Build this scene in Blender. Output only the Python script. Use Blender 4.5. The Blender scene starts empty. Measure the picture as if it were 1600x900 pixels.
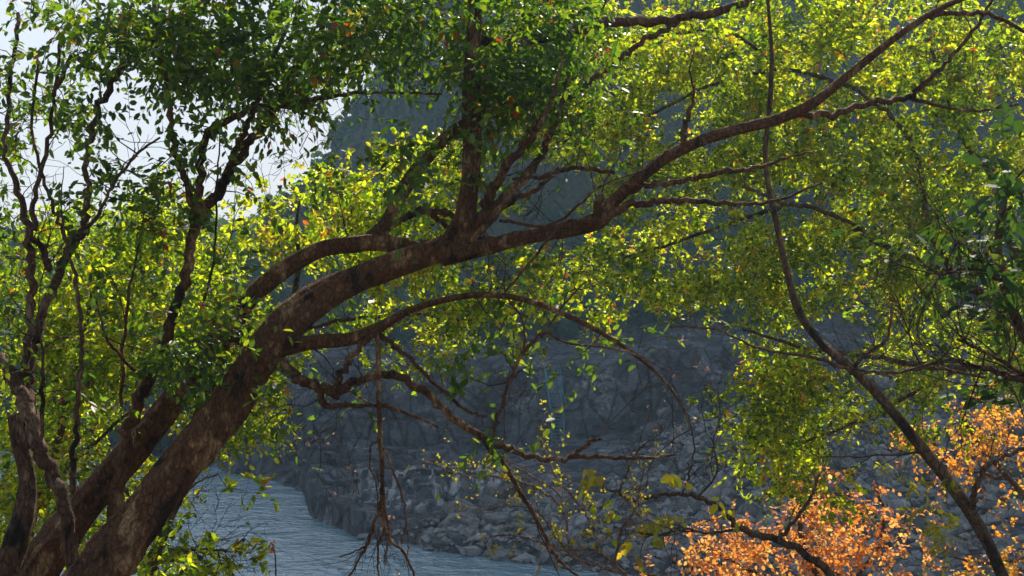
import bpy, math
import numpy as np
from math import radians as R

rng = np.random.default_rng(11)
S = bpy.context.scene
COL = S.collection

# ------------------------------------------------------------------ camera, sky, sun, exposure
EYE = 12.0                 # eye height above the river
F = 1931.0                 # focal length in photograph pixels (1600 wide)
cam_d = bpy.data.cameras.new('camera')
cam_d.sensor_width = 36.0
cam_d.lens = 36.0 * F / 1600.0
cam_d.clip_start = 0.1
cam_d.clip_end = 2000.0
cam_d.dof.use_dof = True
cam_d.dof.focus_distance = 7.2
cam_d.dof.aperture_fstop = 11.0
cam = bpy.data.objects.new('camera', cam_d)
COL.objects.link(cam)
cam.location = (0, 0, EYE)
cam.rotation_euler = (R(90), 0, 0)
S.camera = cam

SUN_EL, SUN_AZ = 45.0, 20.0        # azimuth clockwise from +Y (view direction)
w = bpy.data.worlds.new('World')
S.world = w
w.use_nodes = True
nt = w.node_tree
bg = nt.nodes['Background']
sky = nt.nodes.new('ShaderNodeTexSky')
sky.sky_type = 'NISHITA'
sky.sun_disc = False
sky.sun_elevation = R(SUN_EL)
sky.sun_rotation = R(SUN_AZ)
sky.air_density = 1.0
sky.dust_density = 1.2
sky.ozone_density = 3.0
# a bright pale haze veil low in the sky, clear blue higher up
tcw = nt.nodes.new('ShaderNodeTexCoord'); sepw = nt.nodes.new('ShaderNodeSeparateXYZ')
nt.links.new(tcw.outputs['Generated'], sepw.inputs[0])
mrw = nt.nodes.new('ShaderNodeMapRange'); mrw.interpolation_type = 'SMOOTHSTEP'
mrw.inputs['From Min'].default_value = .25; mrw.inputs['From Max'].default_value = .92
mrw.inputs['To Min'].default_value = .88; mrw.inputs['To Max'].default_value = 0.0
nt.links.new(sepw.outputs['Z'], mrw.inputs[0])
mxw = nt.nodes.new('ShaderNodeMix'); mxw.data_type = 'RGBA'
mxw.inputs[7].default_value = (5.6, 5.55, 5.65, 1)
nt.links.new(mrw.outputs[0], mxw.inputs[0]); nt.links.new(sky.outputs[0], mxw.inputs[6])
nt.links.new(mxw.outputs[2], bg.inputs[0])
bg.inputs[1].default_value = 0.088
sd = bpy.data.lights.new('sun', 'SUN')
sd.energy = 5.0
sd.angle = R(0.53)
sd.color = (1.0, 0.91, 0.76)
sun = bpy.data.objects.new('sun', sd)
COL.objects.link(sun)
from mathutils import Vector
sv = Vector((math.sin(R(SUN_AZ)) * math.cos(R(SUN_EL)), math.cos(R(SUN_AZ)) * math.cos(R(SUN_EL)), math.sin(R(SUN_EL))))
sun.rotation_euler = sv.to_track_quat('Z', 'Y').to_euler()
S.view_settings.view_transform = 'Standard'
S.view_settings.look = 'None'
S.view_settings.exposure = 0.86
S.view_settings.gamma = 1.0
S.view_settings.use_curve_mapping = False
S.cycles.use_denoising = True
S.cycles.max_bounces = 7
S.cycles.diffuse_bounces = 3
S.cycles.glossy_bounces = 2
S.cycles.transmission_bounces = 4
S.cycles.volume_bounces = 0
S.cycles.caustics_reflective = False
S.cycles.caustics_refractive = False

# ------------------------------------------------------------------ helpers
def P(px, py, d):
    """point seen at photograph pixel (px, py) when it stands d metres away"""
    return np.array([(px - 800.0) / F * d, d, EYE + (450.0 - py) / F * d])

def tag(o, label=None, cat=None, group=None, kind=None):
    if label: o['label'] = label
    if cat: o['category'] = cat
    if group: o['group'] = group
    if kind: o['kind'] = kind
    return o

def empty(name, loc):
    o = bpy.data.objects.new(name, None)
    o.empty_display_size = 0.3
    COL.objects.link(o)
    o.location = tuple(float(v) for v in loc)
    return o

def link(name, me, mat, parent=None):
    o = bpy.data.objects.new(name, me)
    if mat is not None: me.materials.append(mat)
    COL.objects.link(o)
    if parent is not None: o.parent = parent
    return o

class MB:
    """collects vertices and faces, builds ONE mesh"""
    def __init__(self):
        self.v, self.q, self.t, self.n = [], [], [], 0
    def add(self, v, q=None, t=None):
        v = np.asarray(v, float).reshape(-1, 3)
        if q is not None and len(q): self.q.append(np.asarray(q, np.int64).reshape(-1, 4) + self.n)
        if t is not None and len(t): self.t.append(np.asarray(t, np.int64).reshape(-1, 3) + self.n)
        self.v.append(v)
        self.n += len(v)
    def mesh(self, name, origin=(0, 0, 0), smooth=True):
        me = bpy.data.meshes.new(name)
        v = np.concatenate(self.v) - np.asarray(origin, float)
        q = np.concatenate(self.q) if self.q else np.zeros((0, 4), np.int64)
        t = np.concatenate(self.t) if self.t else np.zeros((0, 3), np.int64)
        me.vertices.add(len(v))
        me.vertices.foreach_set('co', v.astype(np.float32).ravel())
        loops = np.concatenate([q.ravel(), t.ravel()])
        me.loops.add(len(loops))
        me.loops.foreach_set('vertex_index', loops.astype(np.int32))
        nf = len(q) + len(t)
        me.polygons.add(nf)
        start = np.concatenate([np.arange(len(q)) * 4, len(q) * 4 + np.arange(len(t)) * 3])
        me.polygons.foreach_set('loop_start', start.astype(np.int32))
        me.polygons.foreach_set('use_smooth', np.full(nf, smooth, bool))
        me.update(calc_edges=True)
        me.validate()
        return me
    def build(self, name, mat, parent=None, origin=None, smooth=True):
        if origin is None:
            origin = parent.location if parent is not None else (0, 0, 0)
        o = link(name, self.mesh(name, origin, smooth), mat, parent)
        if parent is None: o.location = tuple(float(c) for c in origin)
        return o

def nrm(a):
    return a / (np.linalg.norm(a, axis=-1, keepdims=True) + 1e-9)

def hsh(ix, iy, iz, seed):
    h = (ix.astype(np.int64) * 374761393 + iy.astype(np.int64) * 668265263 + iz.astype(np.int64) * 2147483647 + seed * 1274126177) & 0xffffffff
    h = ((h ^ (h >> 13)) * 1274126177) & 0xffffffff
    h = ((h ^ (h >> 16)) * 2246822519) & 0xffffffff
    return ((h ^ (h >> 15)) & 0xffff) / 65535.0 * 2 - 1

def vnoise(x, y, z, seed=0):
    xi, yi, zi = np.floor(x), np.floor(y), np.floor(z)
    fx, fy, fz = x - xi, y - yi, z - zi
    fx, fy, fz = [f * f * (3 - 2 * f) for f in (fx, fy, fz)]
    r = 0
    for a in (0, 1):
        for b in (0, 1):
            for c in (0, 1):
                r = r + hsh(xi + a, yi + b, zi + c, seed) * (fx if a else 1 - fx) * (fy if b else 1 - fy) * (fz if c else 1 - fz)
    return r

def fbm(x, y, z, o=4, seed=0):
    r, a = 0, 1.0
    for k in range(o):
        r = r + a * vnoise(x * 2**k, y * 2**k, z * 2**k, seed + k)
        a *= 0.5
    return r

def catmull(pts, sub):
    p = np.asarray(pts, float)
    if len(p) < 3: 
        t = np.linspace(0, 1, sub + 1)[:, None]
        return p[0] * (1 - t) + p[-1] * t
    e = np.vstack([2 * p[0] - p[1], p, 2 * p[-1] - p[-2]])
    out = []
    for i in range(1, len(e) - 2):
        for s in range(sub):
            t = s / sub
            out.append(0.5 * (2 * e[i] + (e[i + 1] - e[i - 1]) * t + (2 * e[i - 1] - 5 * e[i] + 4 * e[i + 1] - e[i + 2]) * t * t
                              + (3 * e[i] - e[i - 1] - 3 * e[i + 1] + e[i + 2]) * t ** 3))
    out.append(p[-1])
    return np.array(out)

def tube(mb, pts, rad, sides=6, lump=0.0, seed=0, cap=True):
    pts = np.asarray(pts, float)
    rad = np.asarray(rad, float)
    n = len(pts)
    T = nrm(np.gradient(pts, axis=0))
    ref = np.array([0.0, 0.0, 1.0]) if abs(T[0][2]) < 0.9 else np.array([1.0, 0, 0])
    A = np.zeros_like(pts)
    a = np.cross(T[0], ref); a /= np.linalg.norm(a) + 1e-9
    for i in range(n):
        a = a - T[i] * np.dot(a, T[i]); a /= np.linalg.norm(a) + 1e-9
        A[i] = a
    B = np.cross(T, A)
    th = np.arange(sides) * 2 * math.pi / sides
    ring = A[:, None] * np.cos(th)[None, :, None] + B[:, None] * np.sin(th)[None, :, None]
    rr = rad[:, None] * np.ones((1, sides))
    if lump > 0:
        L = np.concatenate([[0], np.cumsum(np.linalg.norm(np.diff(pts, axis=0), axis=1))])
        sx = np.cos(th)[None, :] * 1.5 + 0 * L[:, None]
        sy = np.sin(th)[None, :] * 1.5 + 0 * L[:, None]
        sz = L[:, None] * 2.2 + 0 * th[None, :]
        rr = rr * (1 + lump * fbm(sx + seed, sy, sz, 3, seed) + .30 * lump * (1 - 2 * np.abs(vnoise(sx * 3.4 + 5, sy * 3.4, sz * 1.3, seed + 4))) * (sides > 12) + 0.45 * lump * fbm(sx * 4, sy * 4, sz * 2, 3, seed + 9))
    v = pts[:, None] + ring * rr[:, :, None]
    i = np.arange(n - 1)[:, None] * sides
    j = np.arange(sides)[None, :]
    j2 = (j + 1) % sides
    q = np.stack([i + j, i + j2, i + sides + j2, i + sides + j], -1).reshape(-1, 4)
    vv = v.reshape(-1, 3)
    t = None
    if cap:
        vv = np.vstack([vv, pts[-1] + T[-1] * rad[-1] * 0.6, pts[0]])
        k = n * sides
        t = [[(n - 1) * sides + s, (n - 1) * sides + (s + 1) % sides, k] for s in range(sides)] + [[(s + 1) % sides, s, k + 1] for s in range(sides)]
    mb.add(vv, q, t)

# ------------------------------------------------------------------ materials
def mat(name):
    m = bpy.data.materials.new(name)
    m.use_nodes = True
    return m, m.node_tree, m.node_tree.nodes['Principled BSDF']

def N(nt, kind, **kw):
    n = nt.nodes.new(kind)
    for k, v in kw.items():
        if k.startswith('i_'): n.inputs[k[2:].replace('_', ' ')].default_value = v
        else: setattr(n, k, v)
    return n

def ramp(nt, stops, interp='LINEAR'):
    r = nt.nodes.new('ShaderNodeValToRGB')
    r.color_ramp.interpolation = interp
    e = r.color_ramp.elements
    while len(e) < len(stops): e.new(0.5)
    for el, (p, c) in zip(e, stops):
        el.position = p
        el.color = (*c, 1) if len(c) == 3 else c
    return r

def leaf_mat(name, refl, trans, mixf=0.5, rough=0.38, spec=0.5):
    m, nt, b = mat(name)
    L = nt.links.new
    g = nt.nodes.new('ShaderNodeNewGeometry')
    r1 = ramp(nt, refl, 'LINEAR'); r2 = ramp(nt, trans, 'LINEAR')
    # boughs differ a little in how green or yellow their leaves are
    nz = N(nt, 'ShaderNodeTexNoise', i_Scale=1.5, i_Detail=2.0); L(g.outputs['Position'], nz.inputs['Vector'])
    mr = N(nt, 'ShaderNodeMapRange', i_From_Min=.40, i_From_Max=.58, i_To_Min=.55, i_To_Max=1.04); L(nz.outputs['Fac'], mr.inputs[0])
    mu = N(nt, 'ShaderNodeMath', operation='MULTIPLY'); L(g.outputs['Random Per Island'], mu.inputs[0]); L(mr.outputs[0], mu.inputs[1])
    L(mu.outputs[0], r1.inputs[0]); L(mu.outputs[0], r2.inputs[0])
    L(r1.outputs[0], b.inputs['Base Color'])
    b.inputs['Roughness'].default_value = rough
    b.inputs['Specular IOR Level'].default_value = spec
    tr = nt.nodes.new('ShaderNodeBsdfTranslucent')
    L(r2.outputs[0], tr.inputs[0])
    mx = nt.nodes.new('ShaderNodeMixShader')
    mx.inputs[0].default_value = mixf
    L(b.outputs[0], mx.inputs[1]); L(tr.outputs[0], mx.inputs[2])
    L(mx.outputs[0], nt.nodes['Material Output'].inputs[0])
    return m

M = {}
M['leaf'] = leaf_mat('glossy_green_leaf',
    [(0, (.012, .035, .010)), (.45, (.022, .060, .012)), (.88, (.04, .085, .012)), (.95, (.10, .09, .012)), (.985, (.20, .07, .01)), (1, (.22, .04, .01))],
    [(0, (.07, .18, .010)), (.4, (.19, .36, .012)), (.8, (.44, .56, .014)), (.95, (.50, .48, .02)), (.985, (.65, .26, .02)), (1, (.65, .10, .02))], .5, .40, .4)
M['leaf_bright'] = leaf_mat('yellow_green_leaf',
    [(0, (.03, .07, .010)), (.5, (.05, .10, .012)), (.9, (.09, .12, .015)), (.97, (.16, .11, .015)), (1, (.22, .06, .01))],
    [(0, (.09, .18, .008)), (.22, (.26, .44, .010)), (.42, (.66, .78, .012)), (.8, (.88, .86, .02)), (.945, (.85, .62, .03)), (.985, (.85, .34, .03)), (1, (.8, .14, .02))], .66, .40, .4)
M['leaf_dark'] = leaf_mat('dull_dark_leaf',
    [(0, (.020, .05, .022)), (.6, (.03, .065, .028)), (.95, (.06, .10, .03)), (1, (.14, .12, .02))],
    [(0, (.04, .10, .012)), (.6, (.08, .17, .015)), (.92, (.20, .26, .02)), (1, (.5, .4, .02))], .4, .6, .2)
M['leaf_orange'] = leaf_mat('orange_autumn_leaf',
    [(0, (.32, .08, .02)), (.5, (.42, .15, .04)), (.9, (.45, .22, .08)), (1, (.38, .25, .06))],
    [(0, (.80, .24, .03)), (.4, (.96, .42, .07)), (.85, (.98, .56, .16)), (1, (.8, .65, .10))], .66, .45)
M['leaf_gold'] = leaf_mat('golden_autumn_leaf',
    [(0, (.36, .15, .03)), (.5, (.40, .22, .03)), (.8, (.26, .21, .03)), (1, (.12, .14, .02))],
    [(0, (.95, .30, .03)), (.5, (.98, .46, .04)), (.85, (.90, .60, .04)), (1, (.5, .6, .03))], .66, .45)
M['leaf_yellow'] = leaf_mat('yellowing_leaf',
    [(0, (.10, .11, .015)), (.5, (.16, .14, .015)), (.8, (.22, .15, .02)), (1, (.16, .07, .015))],
    [(0, (.40, .48, .02)), (.5, (.75, .66, .02)), (.8, (.85, .60, .03)), (1, (.6, .3, .04))], .6, .45)

def bark(name, dark, mid, pale, scale=9.0):
    m, nt, b = mat(name)
    L = nt.links.new
    tc = nt.nodes.new('ShaderNodeTexCoord')
    n1 = N(nt, 'ShaderNodeTexNoise', i_Scale=scale * .55, i_Detail=8.0, i_Roughness=.62)
    n2 = N(nt, 'ShaderNodeTexNoise', i_Scale=scale * 5, i_Detail=6.0, i_Roughness=.7)
    n3 = N(nt, 'ShaderNodeTexVoronoi', feature='DISTANCE_TO_EDGE', i_Scale=scale * 2.6)
    mp = nt.nodes.new('ShaderNodeMapping'); mp.inputs['Scale'].default_value = (1.0, 1.0, .45); mp.inputs['Rotation'].default_value = (0, R(32), 0)
    L(tc.outputs['Object'], mp.inputs[0])
    mixv = N(nt, 'ShaderNodeMix', data_type='VECTOR'); mixv.inputs[0].default_value = .06
    L(mp.outputs[0], mixv.inputs[4]); L(n1.outputs['Color'], mixv.inputs[5]); L(mixv.outputs[1], n3.inputs['Vector'])
    for n in (n1, n2): L(mp.outputs[0], n.inputs['Vector'])
    r = ramp(nt, [(.38, dark), (.45, mid), (.54, mid), (.63, pale)])
    L(n1.outputs['Fac'], r.inputs[0])
    r2 = ramp(nt, [(.3, (.45, .45, .45)), (.7, (1.35, 1.35, 1.35))])
    L(n2.outputs['Fac'], r2.inputs[0])
    mm = N(nt, 'ShaderNodeMix', data_type='RGBA', blend_type='MULTIPLY'); mm.inputs[0].default_value = 1
    L(r.outputs[0], mm.inputs[6]); L(r2.outputs[0], mm.inputs[7])
    L(mm.outputs[2], b.inputs['Base Color'])
    b.inputs['Roughness'].default_value = .85
    b.inputs['Specular IOR Level'].default_value = .25
    r3 = ramp(nt, [(0, (0, 0, 0)), (.12, (1, 1, 1))])
    L(n3.outputs[0], r3.inputs[0])
    ad = N(nt, 'ShaderNodeMath', operation='MULTIPLY_ADD'); ad.inputs[1].default_value = 1.2
    L(n2.outputs['Fac'], ad.inputs[0]); L(r3.outputs[0], ad.inputs[2])
    bp = N(nt, 'ShaderNodeBump', i_Strength=1.0, i_Distance=.02)
    L(ad.outputs[0], bp.inputs['Height']); L(bp.outputs[0], b.inputs['Normal'])
    return m

M['bark'] = bark('brown_blotched_bark', (.034, .020, .013), (.135, .066, .030), (.36, .23, .12), 13.0)
M['bark_grey'] = bark('greyish_bark', (.018, .012, .009), (.12, .068, .04), (.28, .20, .14), 13.0)
M['bark_tan'] = bark('tan_bark', (.035, .022, .012), (.12, .075, .04), (.25, .16, .09))
M['twig'] = bark('twig_bark', (.03, .018, .012), (.075, .042, .028), (.16, .11, .08))
M['twig_pale'] = bark('pale_twig_bark', (.10, .06, .045), (.24, .16, .12), (.40, .30, .25))

def rock(name, base=(.085, .09, .098), pale=(.30, .30, .30), dark=(.018, .020, .023), green=0.0, streak=False, sc=1.0):
    m, nt, b = mat(name)
    L = nt.links.new
    g = nt.nodes.new('ShaderNodeNewGeometry')
    pos = g.outputs['Position']
    n1 = N(nt, 'ShaderNodeTexNoise', i_Scale=.32 * sc, i_Detail=9.0, i_Roughness=.65)
    n2 = N(nt, 'ShaderNodeTexNoise', i_Scale=2.4 * sc, i_Detail=9.0, i_Roughness=.7)
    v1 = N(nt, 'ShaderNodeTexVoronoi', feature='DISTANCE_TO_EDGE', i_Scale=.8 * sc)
    mp = nt.nodes.new('ShaderNodeMapping'); mp.inputs['Scale'].default_value = (1, 1, .55)
    L(pos, mp.inputs[0])
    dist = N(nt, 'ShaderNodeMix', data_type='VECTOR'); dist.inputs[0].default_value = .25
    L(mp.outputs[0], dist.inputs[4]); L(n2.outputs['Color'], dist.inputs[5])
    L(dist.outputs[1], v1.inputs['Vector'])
    L(pos, n1.inputs['Vector']); L(pos, n2.inputs['Vector'])
    av = N(nt, 'ShaderNodeMath', operation='MULTIPLY_ADD'); av.inputs[1].default_value = .5
    L(n2.outputs['Fac'], av.inputs[0])
    hf = N(nt, 'ShaderNodeMath', operation='MULTIPLY'); hf.inputs[1].default_value = .5
    L(n1.outputs['Fac'], hf.inputs[0]); L(hf.outputs[0], av.inputs[2])
    r = ramp(nt, [(.38, dark), (.47, base), (.54, base), (.64, pale)])
    L(av.outputs[0], r.inputs[0])
    vc = N(nt, 'ShaderNodeTexVoronoi', i_Scale=1.1 * sc); L(dist.outputs[1], vc.inputs['Vector'])
    oi = nt.nodes.new('ShaderNodeObjectInfo')
    tone = nt.nodes.new('ShaderNodeSeparateColor'); L(vc.outputs['Color'], tone.inputs[0])
    tr_ = ramp(nt, [(0, (.45, .45, .45)), (1, (1.6, 1.6, 1.6))])
    if green > 0: L(tone.outputs[0], tr_.inputs[0])
    else: L(oi.outputs['Random'], tr_.inputs[0])
    mt_ = N(nt, 'ShaderNodeMix', data_type='RGBA', blend_type='MULTIPLY'); mt_.inputs[0].default_value = 1
    L(r.outputs[0], mt_.inputs[6]); L(tr_.outputs[0], mt_.inputs[7])
    ck = ramp(nt, [(0, (.25, .25, .25)), (.07, (1, 1, 1))]); L(v1.outputs[0], ck.inputs[0])  # joint dirt, and small crevice shadows put into the colour
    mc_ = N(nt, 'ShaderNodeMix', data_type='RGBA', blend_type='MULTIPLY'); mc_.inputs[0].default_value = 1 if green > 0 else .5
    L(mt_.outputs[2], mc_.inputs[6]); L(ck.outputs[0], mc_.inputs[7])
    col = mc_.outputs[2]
    if green > 0:
        n4 = N(nt, 'ShaderNodeTexNoise', i_Scale=.11, i_Detail=8.0, i_Roughness=.68)
        L(pos, n4.inputs['Vector'])
        sep = nt.nodes.new('ShaderNodeSeparateXYZ'); L(pos, sep.inputs[0])
        mr = N(nt, 'ShaderNodeMapRange', i_From_Min=5.5, i_From_Max=13.0, i_To_Min=-.25, i_To_Max=green)
        L(sep.outputs['Z'], mr.inputs[0])
        sm = N(nt, 'ShaderNodeMath', operation='ADD'); L(mr.outputs[0], sm.inputs[0]); L(n4.outputs['Fac'], sm.inputs[1])
        rg = ramp(nt, [(.52, (0, 0, 0)), (.62, (1, 1, 1))]); L(sm.outputs[0], rg.inputs[0])
        gc = ramp(nt, [(.35, (.025, .035, .012)), (.5, (.05, .065, .02)), (.65, (.10, .085, .04))]); L(n2.outputs['Fac'], gc.inputs[0])
        mx = N(nt, 'ShaderNodeMix', data_type='RGBA')
        L(rg.outputs[0], mx.inputs[0]); L(col, mx.inputs[6]); L(gc.outputs[0], mx.inputs[7])
        col = mx.outputs[2]
    if streak:
        # pale mineral run-off below the shelf edge and in a few patches of the rock wall
        sp = nt.nodes.new('ShaderNodeMapping'); sp.inputs['Scale'].default_value = (1.5, .35, .30)
        L(pos, sp.inputs[0])
        n5 = N(nt, 'ShaderNodeTexNoise', i_Scale=1.6, i_Detail=5.0, i_Roughness=.6)
        L(sp.outputs[0], n5.inputs['Vector'])
        rs = ramp(nt, [(.50, (0, 0, 0)), (.60, (1, 1, 1))]); L(n5.outputs['Fac'], rs.inputs[0])
        sep2 = nt.nodes.new('ShaderNodeSeparateXYZ'); L(pos, sep2.inputs[0])
        def band(o, lo, hi, soft):
            a = N(nt, 'ShaderNodeMapRange', i_From_Min=lo - soft, i_From_Max=lo + soft); L(sep2.outputs[o], a.inputs[0])
            c = N(nt, 'ShaderNodeMapRange', i_From_Min=hi + soft, i_From_Max=hi - soft); L(sep2.outputs[o], c.inputs[0])
            mu = N(nt, 'ShaderNodeMath', operation='MULTIPLY'); L(a.outputs[0], mu.inputs[0]); L(c.outputs[0], mu.inputs[1])
            return mu.outputs[0]
        k1 = N(nt, 'ShaderNodeMath', operation='MULTIPLY'); L(band('X', -8.5, .5, .8), k1.inputs[0]); L(band('Y', 64.5, 73.5, .6), k1.inputs[1])
        k2 = N(nt, 'ShaderNodeMath', operation='MULTIPLY'); L(k1.outputs[0], k2.inputs[0]); L(rs.outputs[0], k2.inputs[1])
        k3 = N(nt, 'ShaderNodeMath', operation='MULTIPLY'); L(k2.outputs[0], k3.inputs[0]); k3.inputs[1].default_value = .85
        mx = N(nt, 'ShaderNodeMix', data_type='RGBA')
        L(k3.outputs[0], mx.inputs[0]); L(col, mx.inputs[6]); mx.inputs[7].default_value = (.62, .62, .60, 1)
        col = mx.outputs[2]
    L(col, b.inputs['Base Color'])
    b.inputs['Roughness'].default_value = .8
    b.inputs['Specular IOR Level'].default_value = .3
    r3 = ramp(nt, [(0, (0, 0, 0)), (.10, (1, 1, 1))]); L(v1.outputs[0], r3.inputs[0])
    ad = N(nt, 'ShaderNodeMath', operation='MULTIPLY_ADD'); ad.inputs[1].default_value = 1.6
    L(n2.outputs['Fac'], ad.inputs[0]); L(r3.outputs[0], ad.inputs[2])
    bp = N(nt, 'ShaderNodeBump', i_Strength=1.0, i_Distance=.45)
    L(ad.outputs[0], bp.inputs['Height']); L(bp.outputs[0], b.inputs['Normal'])
    return m

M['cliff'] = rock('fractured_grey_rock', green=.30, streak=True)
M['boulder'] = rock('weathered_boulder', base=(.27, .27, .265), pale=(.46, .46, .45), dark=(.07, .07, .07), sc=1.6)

m, nt, b = mat('river_water')
L = nt.links.new
g = nt.nodes.new('ShaderNodeNewGeometry')
mp = nt.nodes.new('ShaderNodeMapping'); mp.inputs['Scale'].default_value = (.95, 1.35, 1); mp.inputs['Rotation'].default_value = (0, 0, R(14))
L(g.outputs['Position'], mp.inputs[0])
n1 = N(nt, 'ShaderNodeTexNoise', i_Scale=1.1, i_Detail=4.0, i_Roughness=.55, i_Distortion=.4)
n2 = N(nt, 'ShaderNodeTexNoise', i_Scale=.28, i_Detail=3.0, i_Roughness=.5, i_Distortion=.6)
n3 = N(nt, 'ShaderNodeTexNoise', i_Scale=2.4, i_Detail=3.0, i_Roughness=.6)
for n in (n1, n2, n3): L(mp.outputs[0], n.inputs['Vector'])
a1 = N(nt, 'ShaderNodeMath', operation='MULTIPLY_ADD'); a1.inputs[1].default_value = 1.0
L(n1.outputs['Fac'], a1.inputs[0])
a2 = N(nt, 'ShaderNodeMath', operation='MULTIPLY'); a2.inputs[1].default_value = 1.6; L(n2.outputs['Fac'], a2.inputs[0]); L(a2.outputs[0], a1.inputs[2])
a3 = N(nt, 'ShaderNodeMath', operation='MULTIPLY_ADD'); a3.inputs[1].default_value = .55; L(n3.outputs['Fac'], a3.inputs[0]); L(a1.outputs[0], a3.inputs[2])
bp = N(nt, 'ShaderNodeBump', i_Strength=1.0, i_Distance=.16)
L(a3.outputs[0], bp.inputs['Height']); L(bp.outputs[0], b.inputs['Normal'])
b.inputs['Base Color'].default_value = (.13, .22, .25, 1)
b.inputs['Roughness'].default_value = .08
b.inputs['IOR'].default_value = 1.5
b.inputs['Specular IOR Level'].default_value = 1.0
M['water'] = m

m, nt, b = mat('leaf_litter_soil')
L = nt.links.new
g = nt.nodes.new('ShaderNodeNewGeometry')
n1 = N(nt, 'ShaderNodeTexNoise', i_Scale=6.0, i_Detail=9.0, i_Roughness=.75)
n2 = N(nt, 'ShaderNodeTexVoronoi', i_Scale=18.0)
L(g.outputs['Position'], n1.inputs['Vector']); L(g.outputs['Position'], n2.inputs['Vector'])
r = ramp(nt, [(.35, (.03, .022, .014)), (.5, (.09, .06, .035)), (.65, (.17, .12, .06))])
L(n1.outputs['Fac'], r.inputs[0]); L(r.outputs[0], b.inputs['Base Color'])
b.inputs['Roughness'].default_value = .95
bp = N(nt, 'ShaderNodeBump', i_Strength=.7, i_Distance=.04)
L(n2.outputs['Distance'], bp.inputs['Height']); L(bp.outputs[0], b.inputs['Normal'])
M['soil'] = m

def plain(name, c, rough=.6, metal=0.0):
    m, nt, b = mat(name)
    n1 = N(nt, 'ShaderNodeTexNoise', i_Scale=5.0, i_Detail=5.0)
    r = ramp(nt, [(.3, tuple(k * .7 for k in c)), (.7, tuple(min(1, k * 1.2) for k in c))])
    g = nt.nodes.new('ShaderNodeNewGeometry')
    nt.links.new(g.outputs['Position'], n1.inputs['Vector'])
    nt.links.new(n1.outputs['Fac'], r.inputs[0]); nt.links.new(r.outputs[0], b.inputs['Base Color'])
    b.inputs['Roughness'].default_value = rough
    b.inputs['Metallic'].default_value = metal
    return m
M['teal'] = plain('teal_painted_metal', (.03, .19, .24), .7)
M['roof_red'] = plain('faded_red_roof', (.45, .13, .10), .8)
M['plaster'] = plain('pale_plaster', (.55, .52, .48), .9)
M['window'] = plain('dark_window', (.05, .06, .07), .2)
M['bud'] = plain('papery_bud', (.62, .38, .26), .8)

# ------------------------------------------------------------------ far bank, mountain, water, near bank
#  loft of profiles: per picture column the distance and height of eleven nodes from the shore to behind the ridge
cols = [
 (-2600, [112,114,118,124,128,132,150,170,200,235,292], [0,1,2,3,4,6,10,14,18,21,16]),
 (-300, [108,110,114,118,122,126,142,162,195,232,292], [0,1,2,3,4,6,9,12,15,18,14]),
 (0,    [100,102,105,108,112,116,130,150,180,230,292], [0,1,2,3,4,7,10,13,16,19,15]),
 (250,  [90,91,94,97,101,106,120,145,180,230,292], [0,1,2,3,4.5,7,10,14,18,22,18]),
 (400,  [78.5,80,83,87,92,97,112,135,170,225,292], [0,1,2,3.2,5,7.5,11,14.5,18,21,17]),
 (470,  [75,76,78,80,83,87,100,120,160,220,292], [0,.8,1.5,2.2,3.5,6.6,10,15,22,27,23]),
 (485,  [65,65.5,69,74,80,84,98,118,158,218,292], [0,1.7,2.0,2.2,2.6,6.4,10,15.5,23,29,25]),
 (560,  [60,60.7,68,69.5,80,83,99,119,154,210,292], [0,.9,1.1,1.7,1.9,6.4,10,17,32,41,34]),
 (620,  [58,58.8,70.5,71.2,80.5,83,100,118,150,205,292], [0,.5,.9,1.5,1.7,6.4,9.5,17,40,48,42]),
 (720,  [56,56.8,70.3,71.1,80.5,82.8,99,115,145,205,292], [0,.5,1.0,1.5,1.7,6.5,9.6,16,46,72,62]),
 (860,  [54,55,70,71,80.5,82.6,98,112,140,205,292], [0,.5,1.0,1.3,1.6,6.7,9.8,16,56,150,140]),
 (1000, [51.5,52.5,68,71.5,80.4,82.8,98,112,140,205,292], [0,.5,1.4,1.9,2.6,7.2,10.6,18,60,165,150]),
 (1150, [49.5,50.5,65,72,80,83.5,98,112,140,205,292], [0,.5,1.9,2.8,4.4,8,11.6,19,64,170,155]),
 (1600, [46,47,62,72,80,86,98,110,140,205,292], [0,.6,2.6,4,6,9,13,20,66,172,156]),
 (4200, [38,40,56,68,78,86,98,112,142,205,292], [0,.8,2.6,4,6,9,13,20,66,172,156]),
]
cpx = np.array([c[0] for c in cols], float)
cd = np.array([c[1] for c in cols], float)
cz = np.array([c[2] for c in cols], float)
def profile(px):
    return np.array([np.interp(px, cpx, cd[:, k]) for k in range(11)]), np.array([np.interp(px, cpx, cz[:, k]) for k in range(11)])
def far_h(x, y):
    dd, zz = profile(x / y * F + 800)
    return float(np.interp(y, np.concatenate([[dd[0] - 8], dd]), np.concatenate([[-2.2], zz])))

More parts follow.
